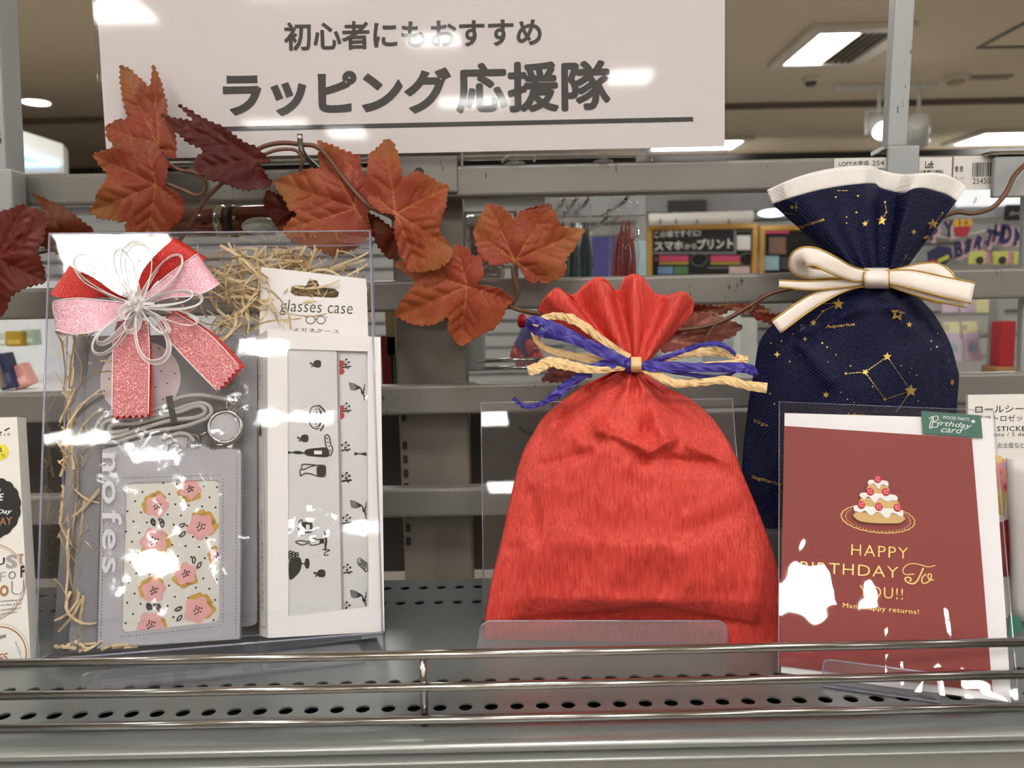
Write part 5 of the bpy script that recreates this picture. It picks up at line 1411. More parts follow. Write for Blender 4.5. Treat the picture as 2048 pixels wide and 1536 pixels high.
mb = MB(MBX); rr = random.Random(9)
for k in range(60):
    a = rr.uniform(0, 2 * PI); r = rr.uniform(.1, 1) * 110
    p = bx(*K3(CB.x + r * math.cos(a) * 1.1, CB.y - 10 + r * math.sin(a), .010)); c = bx(*K3(CB.x, CB.y + 10, .006))
    m_ = (p + c) / 2 + Vector((0, 0, rr.uniform(.004, .010)))
    e_ = catmull([c, m_, p], 4); s = (p - c).cross(Vector((0, 0, 1))).normalized() * .0011
    mb.strip([q + s for q in e_], [q - s for q in e_])
mb.build('sheer_tuft', m_sheer, bow, True)
MB(MBX @ Matrix.Translation(bx(*K3(715, 575, .009)))).ball((0, 0, 0), (.006, .006, .004), 14, 8).build('knot', m_bead, bow, True)
MB(MBX @ Matrix.Translation(bx(*K3(715, 568, .0135)))).ball((0, 0, 0), (.0009, .0018, .0009), 8, 6).build('gold_pin', M('gold', (206, 170, 80), .3, .9), bow, True)

# clear stand under the gift box
t = thing('clear_stand', 'clear acrylic stand holding the gift box', 'stand', PZ(450, 1350, 0))
a, b = PZ(168, 1386, .0006), PZ(724, 1325, .0006)
e_ = (b - a).normalized(); bk_ = Vector((-e_.y, e_.x, 0))
W = (b - a).length
ML = frame(a, e_, Vector((0, 0, 1)) - bk_ * .35)
rc = .006
MB(ML).poly([(0, 0), (W, 0), (W, .017 - rc), (W - rc * .3, .017 - rc * .3), (W - rc, .017), (rc, .017), (rc * .3, .017 - rc * .3), (0, .017 - rc)], .0009, .0018).build('front_lip', m_clear, t)
ML2 = frame(a, e_, bk_)
MB(ML2).box((W / 2, .035, .0009), (W, .07, .0012)).build('base', m_clear, t)

# ================================================================== GIFT BAGS
def resample(pts, n):
    P = [Vector(p) for p in pts]; L = [0]
    for a, b in zip(P, P[1:]): L.append(L[-1] + (b - a).length)
    out = []
    for k in range(n + 1):
        s = L[-1] * k / n; i = 0
        while i < len(P) - 2 and L[i + 1] < s: i += 1
        t = (s - L[i]) / max(1e-9, L[i + 1] - L[i]); out.append(P[i].lerp(P[i + 1], t))
    return out
def smoothpts(pts, n=8): return [Vector((p.x, p.y)) for p in catmull([(x, y, 0) for x, y in pts], n)]
def bag_body(Mx, left, right, Tprof, detail, nu=110, nv=110, back=.5):
    Lp = resample(smoothpts(left), nv); Rp = resample(smoothpts(right), nv)
    rows = []
    for j in range(nv + 1):
        v = j / nv; T = interp(Tprof, v); rw = []
        for i in range(nu + 1):
            u = i / nu; p = Lp[j].lerp(Rp[j], u)
            z = T * math.sin(PI * u) ** .72 + detail(p, u, v) * min(1, math.sin(PI * u) * 3.5)
            q = on(Mx, p.x, p.y, z)
            rw.append(Vector((q.x, q.y, z)))
        for i in range(1, nu, 4):
            u = 1 - i / nu; p = Lp[j].lerp(Rp[j], u); q = on(Mx, p.x, p.y, 0)
            rw.append(Vector((q.x, q.y, -T * back * math.sin(PI * u) ** .72 - .0004)))
        rows.append(rw)
    return MB(Mx).grid(rows, True), Lp[-1], Rp[-1]
def ridge(p, a, b, w, amp):
    d, t = segdist(Vector(p), Vector(a), Vector(b)); return amp * math.exp(-(d / w) ** 2)

# ---- red crepe bag
def crepe():
    m, nt, nd, lk, bs = newmat('red_crepe_paper')
    n1 = noise_node(nt, texco(nt, (1, 1, .13)), 620, 3, .6); n2 = noise_node(nt, texco(nt, (1, 1, .3)), 210, 3, .6)
    h = math_n(nt, 'ADD', n1, math_n(nt, 'MULTIPLY', n2, .8))
    lk.new(ramp(nt, n1, [(.3, (186, 46, 40)), (.7, (226, 80, 68))]), bs.inputs['Base Color'])
    bs.inputs['Roughness'].default_value = .5; bs.inputs['Specular IOR Level'].default_value = .4
    lk.new(bumpn(nt, h, 1., .0014), bs.inputs['Normal'])
    return m
m_crepe = crepe()
RBL, RBR = PZ(967, 1278, .004), PZ(1572, 1281, .004)
rex = (RBR - RBL).normalized(); rbk = Vector((-rex.y, rex.x, 0))
MRB = frame(RBL, rex, Vector((0, 0, 1)) * math.cos(.20) + rbk * math.sin(.20))
rbag = thing('red_gift_bag', 'red crepe paper gift bag tied with blue and tan raffia', 'gift bag', RBL.lerp(RBR, .5))
left = [(967, 1279), (971, 1229), (984, 1157), (1006, 1063), (1027, 969), (1046, 904), (1066, 867), (1082, 840), (1104, 818), (1142, 788), (1175, 766), (1215, 748), (1243, 732)]
right = [(1572, 1289), (1566, 1200), (1552, 1122), (1520, 1030), (1493, 965), (1471, 910), (1443, 860), (1410, 821), (1377, 796), (1328, 771), (1305, 756), (1288, 734)]
def red_detail(p, u, v):
    x, y = p.x, p.y
    z = 0
    g_ = smooth((v - .72) / .28)
    z += g_ * .0045 * math.cos(2 * PI * 4.5 * u + .6)
    dx_, dy_ = x - 1265, y - 722; r_ = math.hypot(dx_, dy_)
    z += .0048 * math.exp(-r_ / 95) * math.cos(math.atan2(dy_, dx_) * 11 + .7) * smooth(r_ / 40)
    for a, b, w, amp in (((1262, 755), (1200, 860), 14, .008), ((1200, 860), (1300, 900), 14, .006), ((1275, 765), (1330, 880), 16, .006), ((1300, 905), (1345, 878), 10, .006), ((1190, 780), (1130, 830), 9, -.005), ((1300, 800), (1290, 860), 10, -.005), ((1230, 880), (1290, 920), 9, -.004), ((1090, 930), (1180, 905), 10, -.003), ((1380, 890), (1470, 930), 10, .004), ((1340, 920), (1420, 925), 9, -.004),
                         ((1330, 790), (1440, 870), 16, -.006), ((1240, 780), (1215, 830), 12, -.005), ((1100, 850), (1200, 900), 20, .004), ((1150, 800), (1090, 880), 12, -.003),
                         ((1300, 915), (1480, 950), 22, -.004), ((1440, 935), (1500, 1010), 18, .004), ((1480, 1020), (1350, 1080), 24, -.004), ((1350, 1080), (1380, 1160), 20, .003),
                         ((1060, 990), (1075, 1080), 14, -.004), ((1075, 1080), (1045, 1230), 16, .003), ((1030, 1100), (1010, 1260), 18, -.002), ((1530, 1100), (1500, 1240), 22, .003)):
        z += ridge(p, a, b, w, amp)
    crease = interp([(960, 1250), (1060, 1234), (1180, 1226), (1290, 1209), (1340, 1212), (1400, 1228), (1500, 1245), (1580, 1255)], x)
    z += .006 * smooth((crease - y + 6) / 10) * math.exp(-max(0, crease - y) / 70)
    z += .004 * noise.noise(Vector((x / 90, y / 90, 1.7))) * (1 - .5 * v)
    z += .0012 * noise.noise(Vector((x / 24, y / 40, 5)))
    z *= smooth((v - .03) / .09)
    if y > crease: z += .0012 * math.cos((x - 1100) / 46.) * smooth((y - crease) / 30)
    return z
mbd, nl, nr = bag_body(MRB, left, right, [(0, .0012), (.06, .002), (.085, .006), (.13, .018), (.3, .030), (.55, .034), (.75, .028), (.9, .016), (1, .011)], red_detail, 130, 130, .45)
mbd.build('bag_body', m_crepe, rbag, True)
rim = [(1075, 621), (1085, 602), (1107, 581), (1117, 579), (1131, 588), (1143, 594), (1153, 590), (1169, 575), (1191, 561), (1202, 561), (1216, 569), (1227, 583), (1238, 587), (1243, 575), (1251, 561), (1268, 554), (1287, 561), (1298, 577), (1314, 592), (1333, 594), (1355, 587), (1369, 586), (1383, 597), (1388, 610), (1385, 627)]
ph_t = [(1075, -1.2), (1112, 0), (1143, PI), (1195, 2 * PI), (1235, 3 * PI), (1268, 4 * PI), (1325, 5 * PI), (1365, 6 * PI), (1390, 6.6 * PI)]
def flare(Mx, nl, nr, rim, ph_t, A, zN, band=None, nu=150, nt_=34, backshift=7, pw=.8, bandrows=8):
    R_ = resample(smoothpts(rim, 6), nu); Bn = resample(smoothpts(band, 6), nu) if band else None
    outs = []
    for back in (0, 1):
        rows = []
        for j in range(nt_ + 1):
            t = j / nt_; rw = []
            for i in range(nu + 1):
                u = i / nu; k = nl.lerp(nr, .5 + (u - .5) * .95)
                r = R_[i] - Vector((0, backshift * back * math.sin(PI * u)))
                if Bn is None: p = k.lerp(r, t)
                else:
                    b_ = Bn[i]; tb_ = 1 - bandrows / nt_
                    p = k.lerp(b_, t / tb_) if t <= tb_ else b_.lerp(r, (t - tb_) / (1 - tb_))
                c = math.cos(interp(ph_t, R_[i].x) + (PI if back else 0))
                ed = min(1, math.sin(PI * u) * 4)
                z = (zN * (1 - t) + .002) * ed * (-1 if back else 1) + A * t ** pw * c * ed * (1 if not back else .7) + (-.006 * t * ed if back else .004 * t * ed) + .0015 * (1 - t) * math.cos(u * 40) * (0 if back else 1) * ed
                q = on(Mx, p.x, p.y, z); rw.append(Vector((q.x, q.y, z)))
            rows.append(rw)
        outs.append(rows)
    return outs
fr_ = flare(MRB, nl, nr, rim, ph_t, .010, .010)
MB(MRB).grid(fr_[0]).build('flared_top', m_crepe, rbag, True, solid=.0004)
MB(MRB).grid(fr_[1]).build('flared_back', m_crepe, rbag, True, solid=.0004)
# raffia
m_rblue = M('raffia_blue', (52, 40, 140), .4, var=.3, scale=260, bump=.6, bscale=700, stretch=(.4, 1, 1)); m_rtan = M('raffia_tan', (226, 192, 140), .5, var=.15, scale=260, bump=.5, bscale=700, stretch=(.4, 1, 1))
def px_ribbon(Mx, pts, mat, name, parent, z0=.02, n=7, cup=.0005, edge=None, edge_r=.0005, ny=4, crinkle=0.):
    """ribbon along pixel points (px, py, width px, height over the frame)"""
    P = catmull([Vector((x, y, 0)) for x, y, *_ in pts], n); Wd = catmull([Vector((p[2], p[3], 0)) for p in pts], n)
    rows = []; rj = random.Random(len(P)); tl = 0
    for i, p in enumerate(P):
        d = P[min(i + 1, len(P) - 1)] - P[max(i - 1, 0)]; d = d.normalized(); s = Vector((-d.y, d.x, 0)) * Wd[i].x / 2
        rw = []
        if crinkle: s = s * (1 + rj.uniform(-.16, .16)); tl = rj.uniform(-1, 1) * crinkle
        for k in range(ny + 1):
            f_ = k / ny * 2 - 1; q = p + s * f_; z = Wd[i].y + cup * (1 - f_ * f_) + (tl * f_ + rj.uniform(-.5, .5) * crinkle if crinkle else 0)
            rw.append(on(Mx, q.x, q.y, z))
        rows.append(rw)
    o = MB(Mx).grid(rows).build(name, mat, parent, not crinkle, solid=.0003)
    if edge:
        mb = MB(Mx)
        for k in (0, -1): mb.tube([r[k] + Vector((0, 0, .0002)) for r in rows], edge_r, 5)
        mb.build('gold_edge', edge, o, True)
    return o
raf = thing('raffia_bow', 'blue and tan raffia bow around the red bag neck', 'bow', MRB @ on(MRB, 1262, 745, 0))
h0 = .024
for mat, nm, pts in ((m_rtan, 'tan_loop', [(1258, 716, 14, h0), (1200, 676, 17, h0 + .004), (1165, 650, 18, h0 + .008), (1140, 637, 18, h0 + .008), (1112, 632, 14, h0 + .006), (1085, 637, 12, h0 + .002), (1069, 655, 11, h0), (1071, 677, 10, h0 - .002), (1088, 695, 12, h0 - .002), (1140, 711, 16, h0), (1200, 719, 17, h0), (1255, 728, 14, h0)]),
                     (m_rblue, 'blue_loop', [(1140, 681, 9, h0), (1115, 674, 12, h0), (1088, 668, 16, h0), (1064, 657, 14, h0 + .003), (1056, 647, 12, h0 + .008), (1072, 640, 16, h0 + .012), (1105, 655, 22, h0 + .013), (1150, 677, 24, h0 + .012), (1200, 701, 23, h0 + .008), (1256, 726, 19, h0 + .003)]),
                     (m_rtan, 'tan_tail', [(1256, 735, 8, h0 + .002), (1205, 740, 12, h0 + .005), (1165, 737, 17, h0 + .008), (1125, 728, 22, h0 + .010), (1098, 724, 19, h0 + .010), (1078, 735, 22, h0 + .008), (1056, 742, 17, h0 + .006)]),
                     (m_rblue, 'blue_tail', [(1254, 729, 14, h0 + .002), (1205, 729, 19, h0 + .004), (1165, 749, 19, h0 + .004), (1125, 779, 19, h0 + .002), (1096, 800, 13, h0), (1070, 812, 9, h0), (1050, 813, 8, h0), (1038, 806, 8, h0), (1027, 796, 7, h0)]),
                     (m_rtan, 'tan_loop', [(1276, 731, 8, h0), (1330, 720, 10, h0), (1372, 709, 15, h0), (1412, 703, 17, h0 - .002), (1452, 706, 15, h0 - .002), (1476, 715, 13, h0), (1492, 719, 13, h0 + .003), (1468, 724, 10, h0 + .004), (1400, 729, 8, h0 + .004), (1290, 735, 8, h0 + .003)]),
                     (m_rblue, 'blue_loop', [(1278, 734, 13, h0 + .003), (1322, 718, 12, h0 + .005), (1370, 701, 10, h0 + .006), (1402, 690, 9, h0 + .006), (1430, 687, 9, h0 + .005), (1452, 694, 9, h0 + .003), (1468, 707, 8, h0), (1476, 718, 6, h0 - .002)]),
                     (m_rblue, 'blue_tail', [(1278, 731, 18, h0 + .004), (1330, 734, 20, h0 + .008), (1400, 735, 20, h0 + .010), (1468, 735, 20, h0 + .010), (1498, 738, 20, h0 + .008), (1514, 750, 12, h0 + .004)]),
                     (m_rblue, 'blue_loop', [(1330, 741, 8, h0 + .002), (1386, 750, 8, h0), (1430, 754, 8, h0), (1456, 750, 7, h0 + .002), (1474, 740, 6, h0 + .006)]),
                     (m_rtan, 'tan_tail', [(1280, 737, 9, h0 + .003), (1312, 749, 16, h0 + .006), (1348, 766, 16, h0 + .008), (1400, 765, 14, h0 + .010), (1450, 760, 16, h0 + .012), (1490, 770, 18, h0 + .014), (1534, 776, 18, h0 + .016)])):
    px_ribbon(MRB, pts, mat, nm, raf, n=5, crinkle=.0012)
def wrap(Mx, x0, x1, y0, y1, zf, mat, name, parent, edge=None):
    rows = []
    for i in range(7):
        u = i / 6; x = lerp(x0, x1, u); rw = []
        for k in range(13):
            a = -PI / 2 + PI * k / 12; y = (y0 + y1) / 2 + (y1 - y0) / 2 * math.sin(a)
            z = .004 + (zf + .0012 * math.sin(PI * u)) * max(.0, math.cos(a)) ** .5
            rw.append(on(Mx, x, y, z))
        rows.append(rw)
    o = MB(Mx).grid(rows).build(name, mat, parent, True, solid=.0006)
    if edge:
        mb = MB(Mx)
        for r in (rows[0], rows[-1]): mb.tube(r, .0006, 5)
        mb.build('gold_edge', edge, o, True)
    return o
wrap(MRB, 1251, 1263, 714, 747, h0 + .003, m_rblue, 'blue_knot', raf)
wrap(MRB, 1262, 1283, 714, 745, h0 + .005, m_rtan, 'tan_knot', raf)

# clear stand of the red bag
t = thing('clear_stand', 'clear acrylic easel stand with front lip holding the red bag', 'stand', PZ(1204, 1292, 0))
a, b = PZ(954, 1298, .0006), PZ(1454, 1299, .0006)
e_ = (b - a).normalized(); bk_ = Vector((-e_.y, e_.x, 0)); W = (b - a).length
ML = frame(a, e_, Vector((0, 0, 1)) + bk_ * .05)
HL = .0205
MB(ML).poly([(0, 0), (W, 0), (W, HL - .007), (W - .0012, HL - .003), (W - .005, HL), (.009, HL), (.004, HL - .003), (.002, HL - .007)], .0008, .0016).build('front_lip', clear('lip_acrylic', (240, 236, 238), rough=.02, haze=.16, hazecol=(200, 196, 198)), t)
mb = MB(ML); mb.tube([(.002, HL - .007, 0), (.004, HL - .003, 0), (.009, HL, 0), (W - .005, HL, 0), (W - .0012, HL - .003, 0), (W, HL - .007, 0), (W, 0, 0)], .0006, 6)
mb.build('lip_edge', m_edge, t, True)
MB(frame(a, e_, bk_)).box((W / 2, .05, .0006), (W, .10, .0012)).build('base', m_clear, t)
p0, p1 = PY(962, 806, .612), PY(968, 1240, .56)
q0, q1 = p0 + Vector((.2, -.006, 0)), p1 + Vector((.2, -.006, 0))
MB().quad(p1, q1, q0, p0).build('back_sheet', m_clear, t)
MB().tube([p1, p0, q0, q1], .0007, 6).build('sheet_edge', m_edge, t, True)

# ---- navy star bag
def nonwoven(name, c0, c1, spec=.35, bs_=.8):
    m, nt, nd, lk, bs = newmat(name)
    hs = None
    for r in (.78, -.78):
        w = nd.new('ShaderNodeTexWave'); w.inputs['Scale'].default_value = 165; w.bands_direction = 'X'
        lk.new(texco(nt, rot=(0, r, 0)), w.inputs['Vector']); hs = w.outputs['Fac'] if hs is None else math_n(nt, 'MULTIPLY', hs, w.outputs['Fac'])
    lk.new(ramp(nt, hs, [(0, c0), (.6, c1)]), bs.inputs['Base Color']); bs.inputs['Roughness'].default_value = .55; bs.inputs['Specular IOR Level'].default_value = spec
    lk.new(bumpn(nt, hs, bs_, .0009), bs.inputs['Normal'])
    return m
m_navy = nonwoven('navy_nonwoven', (6, 9, 38), (13, 20, 70), .22); m_wband = nonwoven('white_nonwoven', (222, 218, 214), (236, 233, 230), bs_=.3)
NO = PY(1478, 1062, .585)
MNB = frame(NO, (1, -.02, 0), (0, .14, 1))
nbag = thing('navy_gift_bag', 'navy blue zodiac star gift bag with white top band', 'gift bag', MNB @ Vector((.08, 0, 0)))
left = [(1482, 1062), (1484, 930), (1497, 805), (1508, 743), (1519, 685), (1545, 649), (1604, 596), (1660, 574), (1710, 560)]
right = [(1925, 1052), (1921, 930), (1914, 830), (1918, 756), (1914, 733), (1900, 685), (1871, 632), (1841, 598), (1815, 578), (1796, 560)]
def navy_detail(p, u, v):
    x, y = p.x, p.y; z = 0
    g_ = smooth((v - .75) / .25); z += g_ * .004 * math.cos(2 * PI * 4 * u + 2)
    for a, b, w, amp in (((1740, 600), (1612, 660), 14, .006), ((1612, 660), (1600, 690), 14, .005), ((1700, 615), (1640, 640), 10, -.005), ((1760, 590), (1800, 620), 16, .006), ((1690, 622), (1790, 615), 14, .004), ((1780, 585), (1880, 680), 12, -.004),
                         ((1612, 700), (1660, 760), 16, .004), ((1640, 655), (1580, 640), 12, -.003), ((1880, 660), (1905, 760), 14, .004)):
        z += ridge(p, a, b, w, amp)
    z += .004 * noise.noise(Vector((x / 80, y / 80, 9.3)))
    return z
mbd, nl, nr = bag_body(MNB, left, right, [(0, .010), (.2, .020), (.5, .026), (.75, .024), (.9, .014), (1, .010)], navy_detail, 120, 120, .45)
nb = mbd.build('bag_body', m_navy, nbag, True)
rimN = [(1534, 380), (1578, 362), (1626, 348), (1675, 340), (1734, 336), (1757, 343), (1786, 351), (1818, 352), (1864, 348), (1890, 351), (1916, 362), (1932, 374)]
bandN = [(1545, 408), (1590, 393), (1643, 379), (1700, 370), (1747, 367), (1763, 377), (1805, 386), (1825, 378), (1845, 376), (1871, 382), (1895, 390), (1913, 402)]
phN = [(1534, -1.6), (1580, -.8), (1640, .2), (1730, .5), (1762, PI * .9), (1800, PI * 1.15), (1835, 2 * PI), (1880, 2.3 * PI), (1932, 2.8 * PI)]
fN = flare(MNB, nl, nr, rimN, phN, .012, .010, bandN, 120, 40, 5, .8, 8)
full = MB()
for k, rows in enumerate(fN):
    o_ = MB(MNB).grid(rows[:33]).build('flared_top' if not k else 'flared_back', m_navy, nbag, True, solid=.0005)
    MB(MNB).grid(rows[32:]).build('white_band', m_wband, nbag, True, solid=.0005)
full.v = list(mbd.v); full.f = list(mbd.f)
ft = MB(MNB).grid(fN[0]); off = len(full.v); full.v += ft.v; full.f += [tuple(off + i for i in f) for f in ft.f]
BVN = BVHTree.FromPolygons([tuple(p) for p in full.v], full.f)
def hit(px, py, lift=.0007):
    d = ray(px, py).normalized(); r = BVN.ray_cast(CAM, d)
    if r[0] is None: return PY(px, py, .58)
    return r[0] - d * lift
m_gold = M('gold_glitter', (206, 174, 96), .35, .75, var=.4, scale=1500)
C6 = lambda x, y: Vector((1480 + x * .3255, 320 + y * .3255))
gp = MB()
def gstar(x, y, r, n=5, hole=0., rot=0.):
    c = C6(x, y); r *= .3255
    P = [c + Vector((math.sin(PI * k / n + rot), -math.cos(PI * k / n + rot))) * (r if k % 2 == 0 else r * .45) for k in range(2 * n)]
    if hole:
        Q = [c + (p - c) * hole for p in P]; m_ = len(P)
        MB().add([hit(*p) for p in P + Q], [(k, (k + 1) % m_, m_ + (k + 1) % m_, m_ + k) for k in range(m_)]).build('gold_star', m_gold, nbag)
    elif r > 14 * .3255:
        MB().add([hit(*c)] + [hit(*p) for p in P], [(0, 1 + k, 1 + (k + 1) % len(P)) for k in range(len(P))]).build('gold_star', m_gold, nbag)
    else:
        gp.add([hit(*c)] + [hit(*p) for p in P], [(0, 1 + k, 1 + (k + 1) % len(P)) for k in range(len(P))])
def gline2(a, b, w=1.2, dash=9):
    a, b = C6(*a), C6(*b); d = b - a; n = max(1, int(d.length / 6)); s = Vector((-d.y, d.x)).normalized() * w / 2
    for k in range(n):
        p, q = a + d * (k / n), a + d * ((k + .8) / n)
        gp.add([hit(*(p + s)), hit(*(p - s)), hit(*(q - s)), hit(*(q + s))], [(0, 1, 2, 3)])
def gtext(s, bl, br, hpx, bold=.01):
    v, f, w, h = text2d(s, bold, .1); bl, br = Vector(bl), Vector(br); ex = (br - bl) / w; ey = Vector((ex.y, -ex.x)).normalized() * hpx / h
    MB().add([hit(*(bl + ex * p[0] + ey * p[1])) for p in v], f).build('zodiac_lettering', m_gold, nbag)
for s in ((970, 945, 50, 5, .42, .2), (1040, 1012, 20), (905, 1208, 28), (770, 1303, 22, 5, 0, .4), (1050, 1418, 42), (768, 392, 20), (1185, 395, 38), (870, 372, 32), (450, 1000, 22), (605, 885, 38), (228, 1195, 20, 4), (528, 1442, 22, 6), (1030, 595, 26, 6), (1068, 442, 20, 4), (400, 1100, 16, 4), (320, 290, 16)): gstar(*s)
for a, b in (((650, 1312), (770, 1303)), ((770, 1303), (905, 1208)), ((905, 1208), (1050, 1418)), ((770, 1303), (890, 1472)), ((890, 1472), (1050, 1418)), ((1050, 1418), (960, 1550)), ((470, 885), (580, 880)), ((600, 885), (510, 930)), ((510, 930), (450, 1000)), ((890, 260), (900, 320)), ((900, 320), (870, 372)), ((1250, 325), (1190, 395)), ((815, 345), (768, 392)), ((345, 260), (345, 320)), ((270, 325), (345, 335)), ((600, 188), (670, 188))): gline2(a, b)
for x, y, r in ((650, 1312, 11), (680, 1265, 8), (890, 1472, 12), (815, 1392, 8), (990, 1265, 8), (1085, 1322, 9), (1055, 1280, 6), (1040, 1305, 6), (505, 1125, 9), (535, 1150, 8), (590, 1197, 7), (540, 1240, 6), (375, 1015, 9), (370, 1198, 7), (510, 928, 10), (305, 1238, 7), (325, 1068, 6), (255, 1112, 6), (190, 1125, 6), (1175, 1112, 9), (1210, 1148, 7), (1172, 1163, 7), (1285, 1230, 6), (725, 220, 9), (588, 228, 8), (715, 322, 10), (655, 350, 7), (655, 388, 7), (892, 258, 10), (900, 320, 8), (1245, 325, 10), (945, 380, 6), (345, 292, 8), (965, 440, 5), (885, 540, 5), (620, 1428, 6), (660, 1470, 6), (1095, 1480, 7), (700, 1490, 6), (805, 185, 6), (560, 610, 5), (1215, 1065, 6), (185, 1435, 7), (212, 1498, 8)): gstar(x, y, r, 4)
gtext('Aquarius', (1651, 659), (1710, 653), 9); gtext('Capricornus', (1592, 462), (1650, 443), 9); gtext('Virgo', (1505, 846), (1534, 856), 9); gtext('Libra', (1695, 834), (1731, 835), 9); gtext('Sagittarius', (1502, 958), (1562, 974), 9)
gtext('♊', (1901, 770), (1908, 770), 10, 0); gtext('♒', (1848, 482), (1860, 480), 9, 0)
gp.build('star_dots', m_gold, nbag)['kind'] = 'stuff'
# satin bow
m_satin = M('cream_satin', (232, 220, 212), .28, .0, var=.03, scale=40, spec=.7, sheen=.2); m_gedge = M('gold_thread', (190, 150, 66), .35, .7, var=.5, scale=1400)
sat = thing('satin_bow', 'cream satin ribbon bow with gold edges on the navy bag', 'bow', MNB @ on(MNB, 1752, 575, 0))
h1 = .022
for nm, pts in (('bow_loop', [(1690, 549, 14, h1 - .006), (1650, 548, 18, h1 - .006), (1618, 546, 24, h1 - .002), (1600, 532, 44, h1 + .006), (1605, 516, 42, h1 + .014), (1630, 514, 36, h1 + .018), (1665, 530, 34, h1 + .016), (1700, 546, 28, h1 + .010), (1738, 554, 24, h1 + .004)]),
                ('bow_tail', [(1738, 561, 14, h1 + .003), (1690, 566, 18, h1 + .006), (1620, 571, 18, h1 + .008), (1558, 567, 13, h1 + .010)]),
                ('bow_tail', [(1738, 566, 12, h1 + .002), (1700, 570, 18, h1 + .004), (1660, 584, 24, h1 + .005), (1610, 612, 28, h1 + .004), (1552, 654, 30, h1 + .003)]),
                ('bow_loop', [(1765, 553, 16, h1 - .004), (1800, 546, 20, h1 - .006), (1845, 538, 24, h1 - .008), (1875, 541, 28, h1 - .006), (1898, 560, 26, h1 - .004), (1905, 585, 20, h1 - .006), (1885, 600, 14, h1 - .010), (1850, 592, 12, h1 - .014), (1800, 572, 12, h1 - .010)]),
                ('bow_tail', [(1768, 563, 12, h1 + .002), (1820, 578, 18, h1 + .004), (1880, 595, 18, h1 + .006), (1934, 607, 16, h1 + .006)]),
                ('bow_tail', [(1768, 553, 24, h1 + .004), (1820, 558, 36, h1 + .008), (1885, 573, 40, h1 + .010), (1946, 586, 42, h1 + .012)])):
    px_ribbon(MNB, pts, m_satin, nm, sat, cup=.0006, edge=m_gedge, edge_r=.0006)
wrap(MNB, 1728, 1778, 536, 577, h1 + .005, m_satin, 'bow_knot', sat, m_gedge)
# riser of the navy bag
a = PY(1478, 1066, .56); t = thing('clear_riser', 'clear acrylic riser block under the navy bag', 'stand', (.255, .60, 0))
MB().box((.255, .598, a.z / 2 - .001), (.16, .06, a.z - .004), .002, 2).build('riser', clear('riser_acrylic', (190, 190, 192), rough=.05, haze=.25, hazecol=(150, 150, 152)), t)
# ================================================================== BIRTHDAY CARD
CBL, CBR = PZ(1562, 1345, .0015), PZ(2022, 1405, .0015)
cex = (CBR - CBL).normalized(); cbk = Vector((-cex.y, cex.x, 0))
CL = math.radians(24.5)
MC = frame(CBL, cex, Vector((0, 0, 1)) * math.cos(CL) + cbk * math.sin(CL))
CW = (CBR - CBL).length; CH = .1765
k4 = lambda px, py, z=.0021: on(MC, px, py, z)
K5 = lambda x, y, z=.0021: on(MC, 1480 + x * .41673, 780 + y * .41667, z)
K6 = lambda x, y, z=.0022: on(MC, 1640 + x * .2213, 920 + y * .22135, z)
card = thing('birthday_card', 'dark red birthday card with wooden cake in a clear sleeve', 'card', CBL.lerp(CBR, .5))
m_rcard = M('dark_red_card', (134, 34, 37), .55, var=.10, scale=900, bump=.08, bscale=900)
m_env = M('white_envelope', (238, 236, 242), .55, var=.01)
MB(MC).box((CW / 2, CH / 2, .0004), (CW, CH, .0008)).build('envelope', m_env, card)
rc_ = [K5(190, 1322), K5(1213, 1452), K5(1113, 232), K5(213, 172)]
cf = MB(MC).poly(rc_, .0020, .0010).build('card_front', m_rcard, card)
m_foil = M('gold_foil', (232, 200, 120), .3, .65, var=.06)
mb = MB(MC)
tz = .0023
mb.textq('HAPPY', K6(282, 858), K6(795, 893), K6(285, 760), tz, -.012, 0, 1.15)
mb.textq('BIRTHDAY', K6(-180, 1010), K6(706, 1065), K6(-175, 915), tz, -.012, 0, 1.1)
mb.textq('YOU!!', K6(355, 1228), K6(748, 1262), K6(358, 1130), tz, -.012, 0, 1.1)
mb.textq('Many happy returns!', K6(205, 1345), K6(892, 1408), K6(208, 1290), tz, .0, 0, 1.08)
def cst(pts, w, w1=None): mb.stroke([K6(*p) for p in pts], w, tz, 6, False, w1)
cst([(1042, 952), (980, 966), (900, 945), (830, 935), (770, 960), (748, 1005), (775, 1035), (850, 1030)], .0005)
cst([(935, 975), (905, 1040), (875, 1095), (840, 1118), (790, 1105), (768, 1075), (785, 1060), (815, 1065), (822, 1085), (805, 1095)], .0008)
cst([(960, 1030), (925, 1060), (922, 1100), (945, 1115), (985, 1095), (1005, 1060), (1005, 1035), (985, 1030), (975, 1050), (990, 1080), (1028, 1082)], .0007)
# doily
ring = []
cdl = Vector((524, 532)); 
for k in range(130):
    a = 2 * PI * k / 130; s = 1 + .035 * abs(math.sin(a * 13))
    x, y = 325 * s * math.cos(a), 122 * s * math.sin(a); ring.append((cdl.x + x, cdl.y + y + x * .09))
mb.stroke([K6(*p) for p in ring], .0005, tz, 0, True)
for k in range(52):
    a = 2 * PI * k / 52
    for rr_, sz in ((.90, .00035),):
        x, y = 325 * rr_ * math.cos(a), 122 * rr_ * math.sin(a); q = K6(cdl.x + x, cdl.y + y + x * .09)
        mb.disc(q, sz, tz, 6)
mb.build('gold_print', m_foil, cf)
m_wood = M('cake_wood', (214, 176, 116), .6, var=.12, scale=200, stretch=(3, 3, .4)); m_ice = M('icing_white', (240, 238, 238), .6, var=.01); m_berry = M('berry_pink', (206, 58, 84), .5, var=.1)
cake = MB(MC)
def kp(pts, n=3): return [(p.x, p.y) for p in catmull([K6(*q, 0) for q in pts], n, True)]
